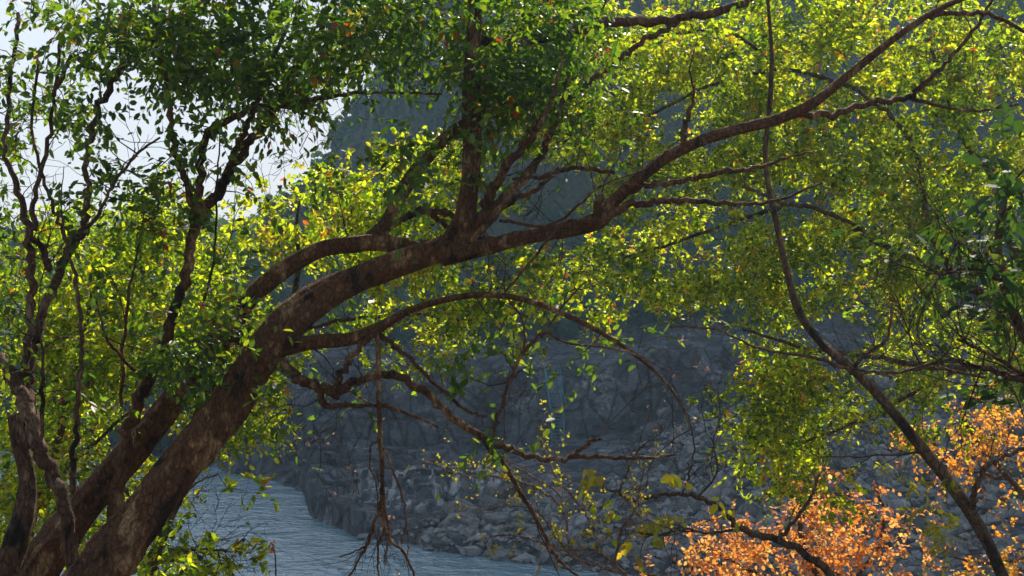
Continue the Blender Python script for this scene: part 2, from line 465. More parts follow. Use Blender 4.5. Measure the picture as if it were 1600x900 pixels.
pxs = np.unique(np.concatenate([np.linspace(-1000, -100, 60), np.arange(-100, 1700, 4.0), np.linspace(1700, 2500, 60)]))
T = np.unique(np.concatenate([np.linspace(0, 5, 300), np.linspace(5, 11, 200)]))   # node parameter
V = np.zeros((len(pxs), len(T), 3))
for i, px in enumerate(pxs):
    dd, zz = profile(px)
    dd = np.concatenate([[dd[0] - 6], dd]); zz = np.concatenate([[-2.2], zz])
    d = np.interp(T, np.arange(12), dd); z = np.interp(T, np.arange(12), zz)
    V[i, :, 0] = (px - 800) / F * d; V[i, :, 1] = d; V[i, :, 2] = z
x, y, z = V[..., 0], V[..., 1], V[..., 2]
amp = np.interp(y, [40, 76, 86, 110, 150, 200, 292], [.12, .45, .8, 1.6, 3.5, 4.5, 3])
amp = amp * np.clip((z + .6) / 1.6, .15, 1)
def cell(a, b, c, seed):          # blocky fractured displacement
    xi, yi, zi = np.floor(a), np.floor(b), np.floor(c)
    return hsh(xi, yi, zi, seed)
wx = x + .8 * fbm(x * .5, y * .5, z * .5, 3, 71); wz = z + .5 * fbm(x * .5 + 9, y * .5, z * .5, 3, 72)
cliffm = np.exp(-((y - 82) / 7.0) ** 2)
dz = amp * (.75 * fbm(x * .16, y * .16, z * .16, 5, 3) + .22 * fbm(x * .9, y * .9, z * .9, 3, 5))
dy = amp * (1.0 * fbm(x * .2, z * .1, y * .03, 4, 21) + .35 * fbm(x * .9, z * .6, y * .1, 3, 22)) * 1.0
dy = dy + (cliffm * .5 + .12) * (cell(wx * .55, y * .08, wz * .8, 31) * .5 + cell(wx * 1.4, y * .1, wz * 1.9, 32) * .3)
gull = np.clip((y - 105) / 30, 0, 1)
dz = dz + gull * (5.0 * vnoise(x * .045, y * .012, 0 * x, 41) + 2.5 * vnoise(x * .12, y * .03, 0 * x, 42))
cap_z = np.interp(x / y * F + 800, [400, 640, 760], [.3, .4, 1.0])
PXX = x / y * F + 800
shelf = np.clip((PXX - 425) / 40, 0, 1) * np.clip((900 - PXX) / 160, 0, 1) * np.clip((81.5 - y) / 1.5, 0, 1) * np.clip((z + .1) / .5, 0, 1)
stp = .42
zz_ = z + .35 * fbm(x * .22, y * .3, 0 * x, 3, 77)
fr = zz_ / stp - np.floor(zz_ / stp)
dz = dz * (1 - .75 * shelf) + shelf * (np.floor(zz_ / stp) * stp + np.clip((fr - .8) / .2, 0, 1) * stp - z + .34 * (cell(wx * .5, y * .45, 0 * x, 35) * .6 + cell(wx * 1.2, y * 1.0, 0 * x, 36) * .4))
# rubble bank left of the shelf
rub = np.clip((485 - PXX) / 30, 0, 1) * np.clip((125 - y) / 20, 0, 1)
dz = dz + rub * .45 * (cell(wx * .9, y * .7, 0 * x, 37) * .6 + cell(wx * 1.9, y * 1.7, 0 * x, 38) * .4)
V[..., 2] = z + dz * np.where(y > 150, cap_z, 1)
V[..., 1] = np.minimum(y + dy, 297)
ni, nj = len(pxs), len(T)
I = np.arange(ni - 1)[:, None] * nj; J = np.arange(nj - 1)[None, :]
q = np.stack([I + J, I + nj + J, I + nj + J + 1, I + J + 1], -1).reshape(-1, 4)
mb = MB(); mb.add(V, q)
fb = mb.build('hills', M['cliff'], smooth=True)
tag(fb, 'rocky far bank rising over a dark rock wall into a hazy steep mountainside', kind='structure')
FARV = V

# near bank
def near_h(x, y):
    return np.interp(y, [-25, 0, 4, 7, 10, 20, 30, 40, 46], [10.9, 10.45, 10.25, 9.9, 9.1, 5.6, 2.4, -.8, -2.4]) + .12 * fbm(x * .6, y * .6, 0 * np.asarray(x, float), 3, 8) + np.interp(x, [-60, -12, 0, 40], [-1.5, -.3, 0, .4])
gx = np.concatenate([np.linspace(-120, -12, 40), np.linspace(-11.5, 11.5, 110), np.linspace(12, 120, 40)])
gy = np.concatenate([np.linspace(-22, 0, 20), np.linspace(.3, 20, 90), np.linspace(20.6, 46, 40)])
X, Y = np.meshgrid(gx, gy, indexing='ij')
Z = near_h(X, Y)
nj = len(gy)
I = np.arange(len(gx) - 1)[:, None] * nj; J = np.arange(nj - 1)[None, :]
mb = MB(); mb.add(np.stack([X, Y, Z], -1), np.stack([I + J, I + nj + J, I + nj + J + 1, I + J + 1], -1).reshape(-1, 4))
tag(mb.build('ground', M['soil']), 'near river bank of bare soil and leaf litter', kind='structure')

gx = np.concatenate([np.linspace(-290, -46, 60), np.arange(-45, 12, .22), np.linspace(12.5, 290, 60)])
gy = np.concatenate([np.linspace(-25, 44, 24), np.arange(44.5, 112, .26), np.linspace(113, 298, 50)])
X, Y = np.meshgrid(gx, gy, indexing='ij')
wmask = ((X > -45) & (X < 12) & (Y > 44.5) & (Y < 112)).astype(float)
rx, ry = X * .95 + Y * .3, Y * .95 - X * .3
wv = .07 * fbm(rx * .22, ry * .55, 0 * X, 2, 90) + .030 * (1 - np.abs(fbm(rx * 1.5, ry * 2.1, 0 * X, 3, 91))) + .04 * (1 - np.abs(vnoise(rx * .4, ry * 1.0, 0 * X, 95)))
calm = np.clip(.75 + .6 * vnoise(X * .08, Y * .12, 0 * X, 93), .25, 1.3)
nj = len(gy)
I = np.arange(len(gx) - 1)[:, None] * nj; J = np.arange(nj - 1)[None, :]
mb = MB(); mb.add(np.stack([X, Y, wv * calm * wmask - .08], -1), np.stack([I + J, I + nj + J, I + nj + J + 1, I + J + 1], -1).reshape(-1, 4))
tag(mb.build('river', M['water']), 'rippled river reflecting the pale sky', kind='structure')

# ------------------------------------------------------------------ boulders
def hull_rock(seed, flat=.62):
    import bmesh
    r = np.random.default_rng(seed)
    pts = r.normal(size=(15, 3)); pts = nrm(pts) * r.uniform(.82, 1.0, (15, 1))
    pts *= np.array([1.0, r.uniform(.65, .95), flat * r.uniform(.8, 1.2)])
    bm = bmesh.new()
    for p in pts: bm.verts.new(p)
    res = bmesh.ops.convex_hull(bm, input=bm.verts)
    bmesh.ops.delete(bm, geom=[g for g in res['geom_interior'] if isinstance(g, bmesh.types.BMVert)], context='VERTS')
    bmesh.ops.bevel(bm, geom=list(bm.edges), offset=.07, segments=2, profile=.6, affect='EDGES')
    bmesh.ops.triangulate(bm, faces=bm.faces)
    bmesh.ops.subdivide_edges(bm, edges=bm.edges, cuts=1, use_grid_fill=True)
    for v in bm.verts:
        c = np.array(v.co) * 2.2 + seed * 3.1
        k = float(fbm(c[0:1], c[1:2], c[2:3], 3, seed)[0])
        v.co *= 1 + .06 * k
    me = bpy.data.meshes.new('boulder')
    bm.to_mesh(me); bm.free()
    for p in me.polygons: p.use_smooth = False
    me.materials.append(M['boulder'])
    return me
rocks = [hull_rock(s) for s in range(1, 11)]

def shore_d(px): return float(np.interp(px, cpx, cd[:, 0]))
GAPS_ROCK = []
spots = []
def scatter(n, px0, px1, s0, s1, r0, r1, key):
    for _ in range(n * 6):
        if n <= 0: break
        px = rng.uniform(px0, px1)
        d = shore_d(px) + rng.uniform(s0, s1)
        r = r0 + (r1 - r0) * rng.random() ** 2.2
        x, y = (px - 800) / F * d, d
        if all((x - a) ** 2 + (y - b_) ** 2 > (.85 * (r + c)) ** 2 for a, b_, c, _ in spots):
            spots.append((x, y, r, key)); n -= 1
scatter(7, 560, 640, -1.2, .6, .5, 1.1, 'w')
scatter(20, 600, 1600, -1.0, 1.5, .5, 1.1, 'w')
scatter(14, 700, 900, 2, 10, 1.0, 1.7, 'm')
scatter(60, 730, 1000, 1, 13, .5, 1.3, 'm')
scatter(12, 650, 760, .5, 6, .5, 1.2, 'm')
scatter(90, 1000, 1330, 1, 30, .55, 1.7, 'r')
scatter(62, 1330, 1640, 4, 34, .6, 1.8, 'r')
big = sorted(spots, key=lambda q_: -q_[2])
for k, (x, y, r, key) in enumerate(spots):
    o = bpy.data.objects.new('boulder', rocks[k % 10])
    COL.objects.link(o)
    o.location = (x, y, far_h(x, y) + r * .18)
    o.rotation_euler = (rng.normal() * .3, rng.normal() * .3, rng.uniform(0, 6.28))
    s = r * rng.uniform(.85, 1.15, 3); shp = ('flat', 'blocky', 'upright')[k % 3]; s[2] *= (.7, 1.0, 1.45)[k % 3]; o.scale = tuple(float(c) for c in s)
    px, py = 800 + x / y * F, 450 - (far_h(x, y) - EYE) / y * F
    size = 'big' if r > .95 else ('medium' if r > .65 else 'small')
    if key == 'w': zone = 'at the far water edge, ' + ('left of the vine tips' if px < 620 else ('below the ladder' if px < 900 else 'near the bottom edge'))
    elif px < 760: zone = 'in rubble between the pale shelf and the river'
    elif px < 860: zone = 'in the rubble just left of the ladder foot'
    elif px < 1000: zone = ('high' if py < 780 else 'low') + ' in the rubble right of the ladder foot'
    elif px < 1130: zone = ('on the upper slope above' if py < 760 else 'on the lower slope behind') + ' the yellow leaves'
    elif px < 1330: zone = ('on the upper slope behind the green leaves' if py < 730 else 'behind the salmon orange leaves')
    elif px < 1440: zone = ('above' if py < 720 else 'beside') + ' the slender leaning trunk'
    else: zone = ('behind the golden orange leaves' if py < 770 else 'in the lower right corner')
    tag(o, size + ' ' + shp + ' boulder ' + zone, 'boulder', 'boulders on the far bank')
same = {}
for o in COL.objects:
    if o.get('category') == 'boulder': same.setdefault(o['label'], []).append(o)
ORD = ['leftmost', 'second from left', 'third from left', 'fourth from left', 'fifth from left', 'sixth from left', 'seventh from left', 'eighth from left', 'ninth from left']
for lb, os_ in same.items():
    if len(os_) < 2: continue
    os_.sort(key=lambda o: o.location.x / o.location.y)
    for k, o in enumerate(os_):
        word = 'rightmost' if k == len(os_) - 1 else ORD[min(k, 8)]
        o['label'] = lb + ', ' + word
# smaller broken stones between them: uncountable
mb = MB()
base = [np.array([v.co[:] for v in me.vertices]) for me in rocks[:0]]
ico = []
for s in range(5):
    r_ = np.random.default_rng(s + 50)
    p = np.array([(1,0,0),(-1,0,0),(0,1,0),(0,-1,0),(0,0,1),(0,0,-1)], float)
    sub = [(a + b_) / 2 for a in p for b_ in p if abs(np.dot(a, b_)) < .5]
    ico.append(p * r_.uniform(.75, 1.1, (6, 1)) * np.array([1, .8, .55]))
tri = [[0,2,4],[2,1,4],[1,3,4],[3,0,4],[2,0,5],[1,2,5],[3,1,5],[0,3,5]]
for _ in range(5200):
    px = rng.uniform(600, 1650)
    s = rng.uniform(-.4, 30)
    if px < 1000 and (s > (px - 620) * .045 + 1.5): continue
    d = shore_d(px) + s
    if d > 80.5 and px < 1050: continue
    x, y = (px - 800) / F * d, d
    r = .16 + .34 * rng.random() ** 2
    a = rng.uniform(0, 6.28); ca, sa = math.cos(a), math.sin(a)
    v = ico[rng.integers(5)] * r * rng.uniform(.8, 1.2, 3)
    tl = rng.normal() * .5
    v = v @ np.array([[math.cos(tl), 0, math.sin(tl)], [0, 1, 0], [-math.sin(tl), 0, math.cos(tl)]])
    v = v @ np.array([[ca, sa, 0], [-sa, ca, 0], [0, 0, 1]])
    mb.add(v + np.array([x, y, far_h(x, y) + r * .25]), None, tri)
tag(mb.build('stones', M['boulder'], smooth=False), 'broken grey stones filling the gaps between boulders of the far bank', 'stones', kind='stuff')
tag(bpy.data.objects['stones'], kind='stuff')

# ------------------------------------------------------------------ leaves
TPL = np.array([(0, 0, 0), (.26, -.24, .06), (.66, -.23, .055), (1.0, 0, -.05), (.66, .23, .055), (.26, .24, .06)])
TPLQ = np.array([[0, 1, 2, 3], [0, 3, 4, 5]])
def add_leaves(mb, pos, ax, nr, size, wide=1.0):
    n = len(pos)
    if n == 0: return
    ax = nrm(ax)
    nr = nrm(nr - ax * np.sum(nr * ax, 1, keepdims=True))
    bx = np.cross(nr, ax)
    s = size[:, None, None]
    curl = rng.uniform(-.5, 1.6, n)[:, None, None]
    v = pos[:, None] + s * (TPL[None, :, 0:1] * ax[:, None] + wide * TPL[None, :, 1:2] * bx[:, None] + (TPL[None, :, 2:3] * curl - .12 * TPL[None, :, 0:1] ** 2) * nr[:, None])
    q = (np.arange(n)[:, None, None] * 6 + TPLQ[None]).reshape(-1, 4)
    mb.add(v.reshape(-1, 3), q)

def sprays(mbl, mbt, org, dirs, length, nleaf, lsize, droop=.35, hang=.35, up=.8, wide=1.0, twr=.0016):
    """leafy twigs: org, dirs (N,3)"""
    n = len(org)
    dirs = nrm(dirs)
    Ls = length * rng.uniform(.55, 1.25, n)
    side = nrm(np.cross(dirs, rng.normal(size=(n, 3))))
    t = (np.arange(nleaf) + .6) / nleaf
    tt = t[None, :, None]
    bend = rng.normal(size=(n, 3)) * .18
    path = org[:, None] + Ls[:, None, None] * (dirs[:, None] * tt + bend[:, None] * tt ** 2 + np.array([0, 0, -droop]) * tt ** 2)
    sg = np.where(np.arange(nleaf) % 2 == 0, 1, -1)[None, :, None]
    rnd = rng.normal(size=(n, nleaf, 3))
    ax = dirs[:, None] * .65 + side[:, None] * sg * .8 + rnd * .35 + np.array([0, 0, -hang])
    nr = np.array([0, 0, up]) + rng.normal(size=(n, 1, 3)) * .45 + rng.normal(size=(n, nleaf, 3)) * .36
    keep = rng.random((n, nleaf)) < .9
    sz = lsize * rng.uniform(.5, 1.3, (n, nleaf))
    add_leaves(mbl, path[keep], ax[keep], nr[keep], sz[keep], wide)
    # twig stems, three sided
    k = 4
    ts = np.linspace(0, 1, k)[None, :, None]
    pp = org[:, None] + Ls[:, None, None] * (dirs[:, None] * ts + bend[:, None] * ts ** 2 + np.array([0, 0, -droop]) * ts ** 2)
    u = side; v = np.cross(dirs, side)
    th = np.arange(3) * 2.094
    ring = u[:, None] * np.cos(th)[None, :, None] + v[:, None] * np.sin(th)[None, :, None]
    rad = (twr * np.linspace(1.25, .5, k))[None, :, None, None]
    vv = pp[:, :, None] + ring[:, None] * rad
    b0 = np.arange(n)[:, None, None] * (3 * k) + np.arange(k - 1)[None, :, None] * 3
    j = np.arange(3)[None, None]; j2 = (j + 1) % 3
    q = np.stack([b0 + j, b0 + j2, b0 + 3 + j2, b0 + 3 + j], -1).reshape(-1, 4)
    mbt.add(vv.reshape(-1, 3), q)

# openings in the canopy where the photograph shows sky or hill: (px, py, rx, ry)
GAPS = [(215, 210, 60, 70), (180, 130, 32, 48), (480, 205, 62, 34), (425, 280, 45, 60), (120, 290, 40, 30), (410, 330, 22, 40), (540, 235, 55, 34), (150, 240, 26, 60),
        (862, 325, 52, 55), (620, 175, 50, 26), (905, 380, 25, 15), (885, 300, 40, 50), (365, 215, 20, 50), (640, 130, 36, 20), (700, 170, 22, 40), (60, 85, 18, 30),
        (1110, 345, 22, 10), (1245, 280, 14, 22), (1110, 210, 18, 14), (1180, 325, 18, 12), (1250, 440, 22, 26), (1470, 415, 22, 14), (1300, 520, 50, 30), (1060, 560, 90, 60),
        (1130, 480, 30, 20), (870, 520, 50, 26), (1270, 130, 14, 12), (960, 130, 16, 24), (1040, 180, 30, 40), (1000, 500, 40, 30), (1380, 610, 26, 20), (1350, 700, 60, 26)]
def gap_fac(px, py):
    k = 1.0
    for gx, gy, rx, ry in GAPS:
        e = ((px - gx) / rx) ** 2 + ((py - gy) / ry) ** 2
        if px < 460 and e > .5: continue
        if e < 1.25: k = min(k, (.30 if px < 460 else .07) if e < .8 else .3)
    return k
def to_px(p): return 800 + p[0] / p[1] * F, 450 - (p[2] - EYE) / p[1] * F

def bare(mb, p, d, L_, r, lev, ends=None, gnarl=.35, kids=(2, 4), down=0.0, minr=.0012):
    """bare branching twig"""
    k = 6
    pts = [np.array(p, float)]
    d = nrm(np.asarray(d, float))
    for i in range(k):
        d = nrm(d + rng.normal(size=3) * gnarl * .5 + np.array([0, 0, -down * .2]))
        pts.append(pts[-1] + d * L_ / k)
    pts = np.array(pts)
    tube(mb, pts, np.linspace(r, max(minr, r * .45), k + 1), 5 if r > .004 else 4, 0)
    if ends is not None and lev <= 1:
        for q_ in pts[2:]: ends.append((q_, d))
    if lev <= 0: return
    for _ in range(rng.integers(kids[0], kids[1] + 1)):
        i = rng.integers(1, k + 1)
        nd = nrm(d + rng.normal(size=3) * .75 + np.array([0, 0, -down]))
        bare(mb, pts[i], nd, L_ * rng.uniform(.45, .75), max(minr, r * .55), lev - 1, ends, gnarl, kids, down, minr)

ROOTS = {}
class Tree:
    def __init__(s, name, label, cat, base_px, d, group=None, bark_m='bark', leaf='leaf', lsize=.055, seed=1):
        s.limbs, s.blobs = [], []
        s.name, s.label, s.cat, s.group = name, label, cat, group
        s.bark, s.leaf, s.lsize, s.seed = M[bark_m], M[leaf], lsize, seed
        s.d = d
        s.clr = .2; s.spl = .26; s.ns = 8; s.nl = 11; s.k = 1.35 if leaf == 'leaf_bright' else (3.3 if leaf == 'leaf' else 3.0 if leaf == 'leaf_dark' else 1.5); s.twig = M['twig']; s.bough = .21; s.side = 34; s.droop = .35; s.wf = .60; s.hang = .35; s.wide = 1.0; s.up = .8
        s.root = None
        if leaf == 'leaf_bright': s.spl = .20; s.ns = 8; s.nl = 12; s.lsize = .056; s.wide = 1.1; s.hang = .15; s.clr = .22
    def limb(s, pts, kind='branch', d=None, label=None):
        """pts: (px, py, width_px[, depth])"""
        dd = d if d is not None else s.d
        P3 = [P(p[0], p[1], p[3] if len(p) > 3 else dd) for p in pts]
        wf = lambda w_: w_ * (.80 if w_ <= 7 else max(s.wf, .80 - (w_ - 7) * .012))      # slim the limbs
        r3 = [wf(p[2]) * .5 / F * (p[3] if len(p) > 3 else dd) for p in pts]
        s.limbs.append((kind, np.array(P3), np.array(r3), label))
    def blob(s, px, py, rx, ry, d0, d1, dens=4.0):
        s.blobs.append((px, py, rx, ry, d0, d1, dens))
    def grow(s):
        tr = s.limbs[0]
        # carry the trunk down to the ground
        p0, p1 = tr[1][0], tr[1][1]
        g = nrm(p0 - p1) * .6 + np.array([0, 0, -1.0])
        gz = float(near_h(p0[0], p0[1]))
        if p0[2] > gz:
            h = p0[2] - gz + .12
            foot = p0 + g / max(.3, -g[2]) * h * np.array([.6, .2, 1])
            foot[2] = float(near_h(foot[0], foot[1])) - .12
            mid = (p0 + foot) / 2 
            s.limbs[0] = (tr[0], np.vstack([foot, mid, tr[1]]), np.concatenate([[tr[2][0] * 1.45, tr[2][0] * 1.12], tr[2]]), tr[3])
        base = s.limbs[0][1][0].copy(); base[2] += .12
        s.root = tag(empty(s.name, base), s.label, s.cat, s.group)
        ROOTS[s.name] = s.root
        nodes, nrad = [], []
        for k, (kind, pts, rad, label) in enumerate(s.limbs):
            mb = MB()
            both = np.hstack([pts, rad[:, None]])
            big = rad.max() > .05
            sub = 16 if rad.max() > .05 else 7
            c = catmull(both, sub)
            if not big:
                c[1:-1, :3] += rng.normal(size=(len(c) - 2, 3)) * np.minimum(.010, c[1:-1, 3:4] * .45)
            c[:, 3] = np.maximum(c[:, 3], .002)
            tube(mb, c[:, :3], c[:, 3], 40 if big else (12 if rad.max() > .015 else 6), .20 if big else .16, seed=s.seed * 7 + k)
            o = mb.build(kind, s.bark, s.root)
            if label: o['label'] = label
            nodes.append(c[:, :3]); nrad.append(c[:, 3])
        nodes = np.concatenate(nodes); nrad = np.concatenate(nrad)
        # clumps of foliage
        C = []
        for (px, py, rx, ry, d0, d1, dens) in s.blobs:
            dm = (d0 + d1) / 2
            cp = s.clr / dm * F
            n = int(max(1, dens * math.pi * rx * ry / (math.pi * cp * cp) * s.k))
            while n > 0:                       # leafy boughs: a few tufts round each bough end
                a, rr = rng.uniform(0, 6.283), math.sqrt(rng.random()) * 1.02
                c0 = P(px + rx * rr * math.cos(a), py + ry * rr * math.sin(a), rng.uniform(d0, d1))
                m_ = int(rng.integers(3, 8)) if n > 3 else n
                n -= m_
                cc = c0 + rng.normal(size=(m_, 3)) * np.array([.9, .9, .42]) * s.bough
                for c_ in cc:
                    if rng.random() <= gap_fac(*to_px(c_)): C.append(c_)
        if not C: return s
        C = np.array(C)
        # join every clump to the skeleton, nearest first
        best = np.min(np.linalg.norm(C[:, None] - nodes[None, ::3], axis=2), axis=1)
        order = np.argsort(best)
        mbt, mbl = MB(), MB()
        for _ in range(s.side):
            kind, pts_, rad_, _l = s.limbs[rng.integers(1, len(s.limbs))] if len(s.limbs) > 1 else s.limbs[0]
            c = catmull(pts_, 5); i = int(rng.integers(1, len(c)))
            d_ = nrm(c[i] - c[i - 1])
            bare(mbt, c[i], d_ * .7 + rng.normal(size=3) * .8 + np.array([0, 0, .25]), rng.uniform(.2, .6), .0038, 2, None, gnarl=.45, kids=(1, 3))
        buf = np.zeros((len(nodes) + len(C) * 6 + 10, 3)); br = np.zeros(len(buf))
        buf[:len(nodes)] = nodes; br[:len(nodes)] = nrad; m = len(nodes)
        so, sdv = [], []
        for i in order:
            c = C[i]
            dist = np.linalg.norm(buf[:m] - c, axis=1) + .25 * np.maximum(0, buf[:m, 2] - c[2])
            j = int(np.argmin(dist)); a = buf[j]; L_ = np.linalg.norm(c - a)
            r0 = min(br[j] * .6, .0035 + .0055 * L_)
            kk = max(3, int(L_ / .15) + 2); kk = min(kk, 12)
            t = np.linspace(0, 1, kk)[:, None]
            off = rng.normal(size=3) * .16 * L_ + np.array([0, 0, -.10 * L_])
            pts = a * (1 - t) + c * t + off * (4 * t * (1 - t)) * .6
            pts[1:-1] += rng.normal(size=(kk - 2, 3)) * .03 * L_ / kk * 3
            rr = np.linspace(max(r0, .0022), .002, kk)
            tube(mbt, pts, rr, 5 if L_ > .4 else 4, 0)
            ins = pts[1:][:: max(1, (kk - 1) // 5)][:5]
            buf[m:m + len(ins)] = ins; br[m:m + len(ins)] = .004; m += len(ins)
            dmain = nrm(c - a)
            n = max(2, int(rng.normal(s.ns, 1.6)))
            so.append(c + rng.normal(size=(n, 3)) * s.clr * .42)
            sdv.append(dmain * .4 + rng.normal(size=(n, 3)) * .7 + np.array([0, 0, .1]))
        so = np.concatenate(so); sdv = np.concatenate(sdv)
        ok = np.array([rng.random() < max(.12, gap_fac(*to_px(p))) for p in so])
        so, sdv = so[ok], sdv[ok]
        sprays(mbl, mbt, so, sdv, s.spl, s.nl, s.lsize, s.droop, s.hang, s.up, s.wide)
        print('LEAVES', s.name, mbl.n // 6)
        cr = mbl.build('crown', s.leaf, s.root)
        tw = mbt.build('twigs', s.twig, cr, origin=s.root.location)
        return s

# ------------------------------------------------------------------ the big leaning tree
t = Tree('leaning_tree', 'thick leaning tree with blotched brown bark arching over the river to the right', 'tree', 0, 7.0, bark_m='bark', seed=1)
t.limb([(120, 950, 165, 6.5), (175, 870, 140, 6.6), (235, 790, 112, 6.7), (300, 705, 102, 6.8), (352, 640, 98, 6.9), (398, 575, 96, 6.95), (450, 508, 92, 7.0), (515, 458, 78, 7.1), (595, 422, 64, 7.15), (665, 398, 62, 7.2), (715, 380, 62, 7.2)], 'trunk')
t.limb([(690, 402, 60, 7.2), (722, 360, 60, 7.2), (732, 300, 48, 7.2), (738, 235, 45, 7.2), (737, 170, 43, 7.2), (738, 95, 38, 7.25), (742, 20, 34, 7.3), (735, -80, 28, 7.4), (700, -200, 18, 7.6)])
t.limb([(715, 392, 40, 7.2), (752, 345, 36, 7.1), (772, 295, 25, 7.0), (800, 250, 22, 6.9), (828, 212, 18, 6.8), (848, 188, 10, 6.8), (868, 140, 7, 6.8), (880, 80, 3, 6.8)])
t.limb([(745, 360, 30, 7.15), (790, 308, 24, 7.2), (822, 275, 22, 7.3), (848, 238, 15, 7.4), (870, 190, 9, 7.5), (885, 130, 6, 7.6), (905, 70, 3, 7.6)])
t.limb([(690, 400, 48, 7.2), (755, 386, 36, 7.1), (825, 370, 34, 7.0), (895, 357, 36, 6.95), (938, 343, 40, 6.9), (962, 312, 30, 6.9), (1003, 275, 29, 6.8), (1060, 236, 29, 6.75), (1130, 209, 27, 6.7), (1215, 186, 26, 6.65), (1272, 160, 23, 6.6), (1330, 113, 20, 6.6), (1400, 58, 16, 6.6), (1468, 14, 13, 6.6), (1560, -25, 9, 6.6)])
t.limb([(1228, 182, 18, 6.65), (1300, 177, 16, 6.7), (1365, 160, 14, 6.75), (1415, 152, 12, 6.8), (1445, 130, 10, 6.8), (1490, 85, 8, 6.8), (1530, 35, 7, 6.8), (1560, -20, 5, 6.8)])
t.limb([(1415, 152, 9, 6.8), (1470, 165, 7, 6.85), (1530, 173, 6, 6.9), (1590, 163, 4, 6.9)])
t.limb([(1450, 25, 12, 6.6), (1500, 20, 10, 6.6), (1550, 25, 8, 6.6), (1620, 60, 6, 6.6)])
t.limb([(935, 350, 26, 6.9), (980, 322, 18, 6.85), (1020, 316, 16, 6.8), (1078, 312, 13, 6.8), (1140, 318, 9, 6.8), (1210, 314, 6, 6.8), (1285, 285, 4, 6.8)])
t.limb([(965, 310, 16, 6.9), (1010, 290, 13, 6.85), (1060, 284, 11, 6.8), (1120, 270, 11, 6.7), (1175, 262, 9, 6.7), (1225, 248, 6, 6.7), (1272, 235, 4, 6.7)])
t.limb([(935, 350, 30, 6.88), (934, 330, 26, 6.85), (938, 306, 20, 6.85)])
t.limb([(1065, 228, 13, 6.75), (1072, 190, 10, 6.75), (1085, 150, 6, 6.8), (1078, 110, 3, 6.8), (1090, 60, 1.5, 6.8)])
t.limb([(425, 545, 50, 6.98), (490, 535, 36, 6.95), (545, 530, 32, 6.9), (590, 512, 26, 6.85), (640, 485, 15, 6.8), (700, 467, 12, 6.75), (760, 460, 12, 6.7), (820, 468, 11, 6.7), (880, 490, 10, 6.7), (940, 520, 9, 6.7), (1000, 560, 8, 6.7), (1040, 598, 5, 6.7), (1068, 640, 3, 6.7), (1078, 672, 1.5, 6.7)])
t.limb([(410, 555, 40, 6.9), (448, 578, 28, 6.8), (485, 597, 25, 6.75), (520, 612, 27, 6.7), (558, 594, 20, 6.7), (610, 584, 20, 6.65), (655, 606, 20, 6.6), (700, 645, 19, 6.6), (752, 683, 17, 6.55), (805, 706, 13, 6.5), (862, 719, 12, 6.5), (930, 713, 9, 6.5), (1000, 717, 7, 6.5), (1056, 710, 4, 6.5)])
t.limb([(892, 714, 9, 6.5), (912, 700, 8, 6.5), (925, 688, 7, 6.5), (940, 687, 5, 6.5)])
t.limb([(748, 682, 12, 6.55), (788, 726, 10, 6.5), (818, 775, 9, 6.5), (846, 826, 8, 6.5), (866, 866, 7, 6.5), (893, 893, 5, 6.5), (930, 915, 4, 6.5)])
t.limb([(500, 605, 14, 6.72), (510, 634, 13, 6.7), (556, 633, 8, 6.65), (622, 640, 7, 6.6), (685, 668, 5, 6.6)])
t.limb([(522, 608, 16, 6.7), (540, 570, 13, 6.75), (566, 538, 13, 6.8), (596, 515, 12, 6.85)])
t.limb([(590, 520, 13, 6.85), (628, 548, 9, 6.8), (676, 594, 8, 6.75), (722, 636, 7, 6.7), (758, 652, 5, 6.7)])
t.limb([(768, 688, 9, 6.55), (782, 640, 8, 6.5), (798, 592, 7, 6.45), (822, 548, 7, 6.4), (850, 520, 5, 6.4), (885, 535, 4.5, 6.4), (960, 545, 4, 6.4), (1015, 562, 3, 6.4)])
t.limb([(820, 552, 6, 6.4), (816, 500, 4.5, 6.4), (786, 458, 4, 6.4)])
t.limb([(845, 528, 5, 6.4), (880, 478, 4, 6.45), (915, 440, 3, 6.5)])
t.limb([(735, 380, 12, 7.0), (790, 320, 12, 6.8), (845, 290, 8, 6.7), (872, 262, 6, 6.7)])
t.limb([(780, 345, 7, 6.7), (862, 350, 6, 6.6), (925, 300, 5, 6.5), (940, 290, 5, 6.5)])
t.limb([(930, 350, 10, 6.9), (880, 350, 7, 6.8), (820, 420, 5, 6.7), (760, 490, 4, 6.7)])
t.limb([(742, 60, 26, 7.3), (810, 70, 28, 7.6), (870, 58, 30, 7.8), (930, 40, 30, 8.0), (985, 32, 26, 8.1), (1060, 30, 20, 8.2), (1150, 8, 16, 8.3), (1240, -25, 12, 8.4)], label='mossy green limb crossing behind the top of the crown')
t.limb([(1060, 32, 12, 8.2), (1010, 62, 11, 8.1), (960, 98, 11, 8.0), (915, 135, 10, 8.0), (860, 175, 8, 7.9)])
t.limb([(960, 270, 8, 6.9), (900, 262, 10, 7.1), (850, 275, 9, 7.2), (800, 280, 6, 7.3)])
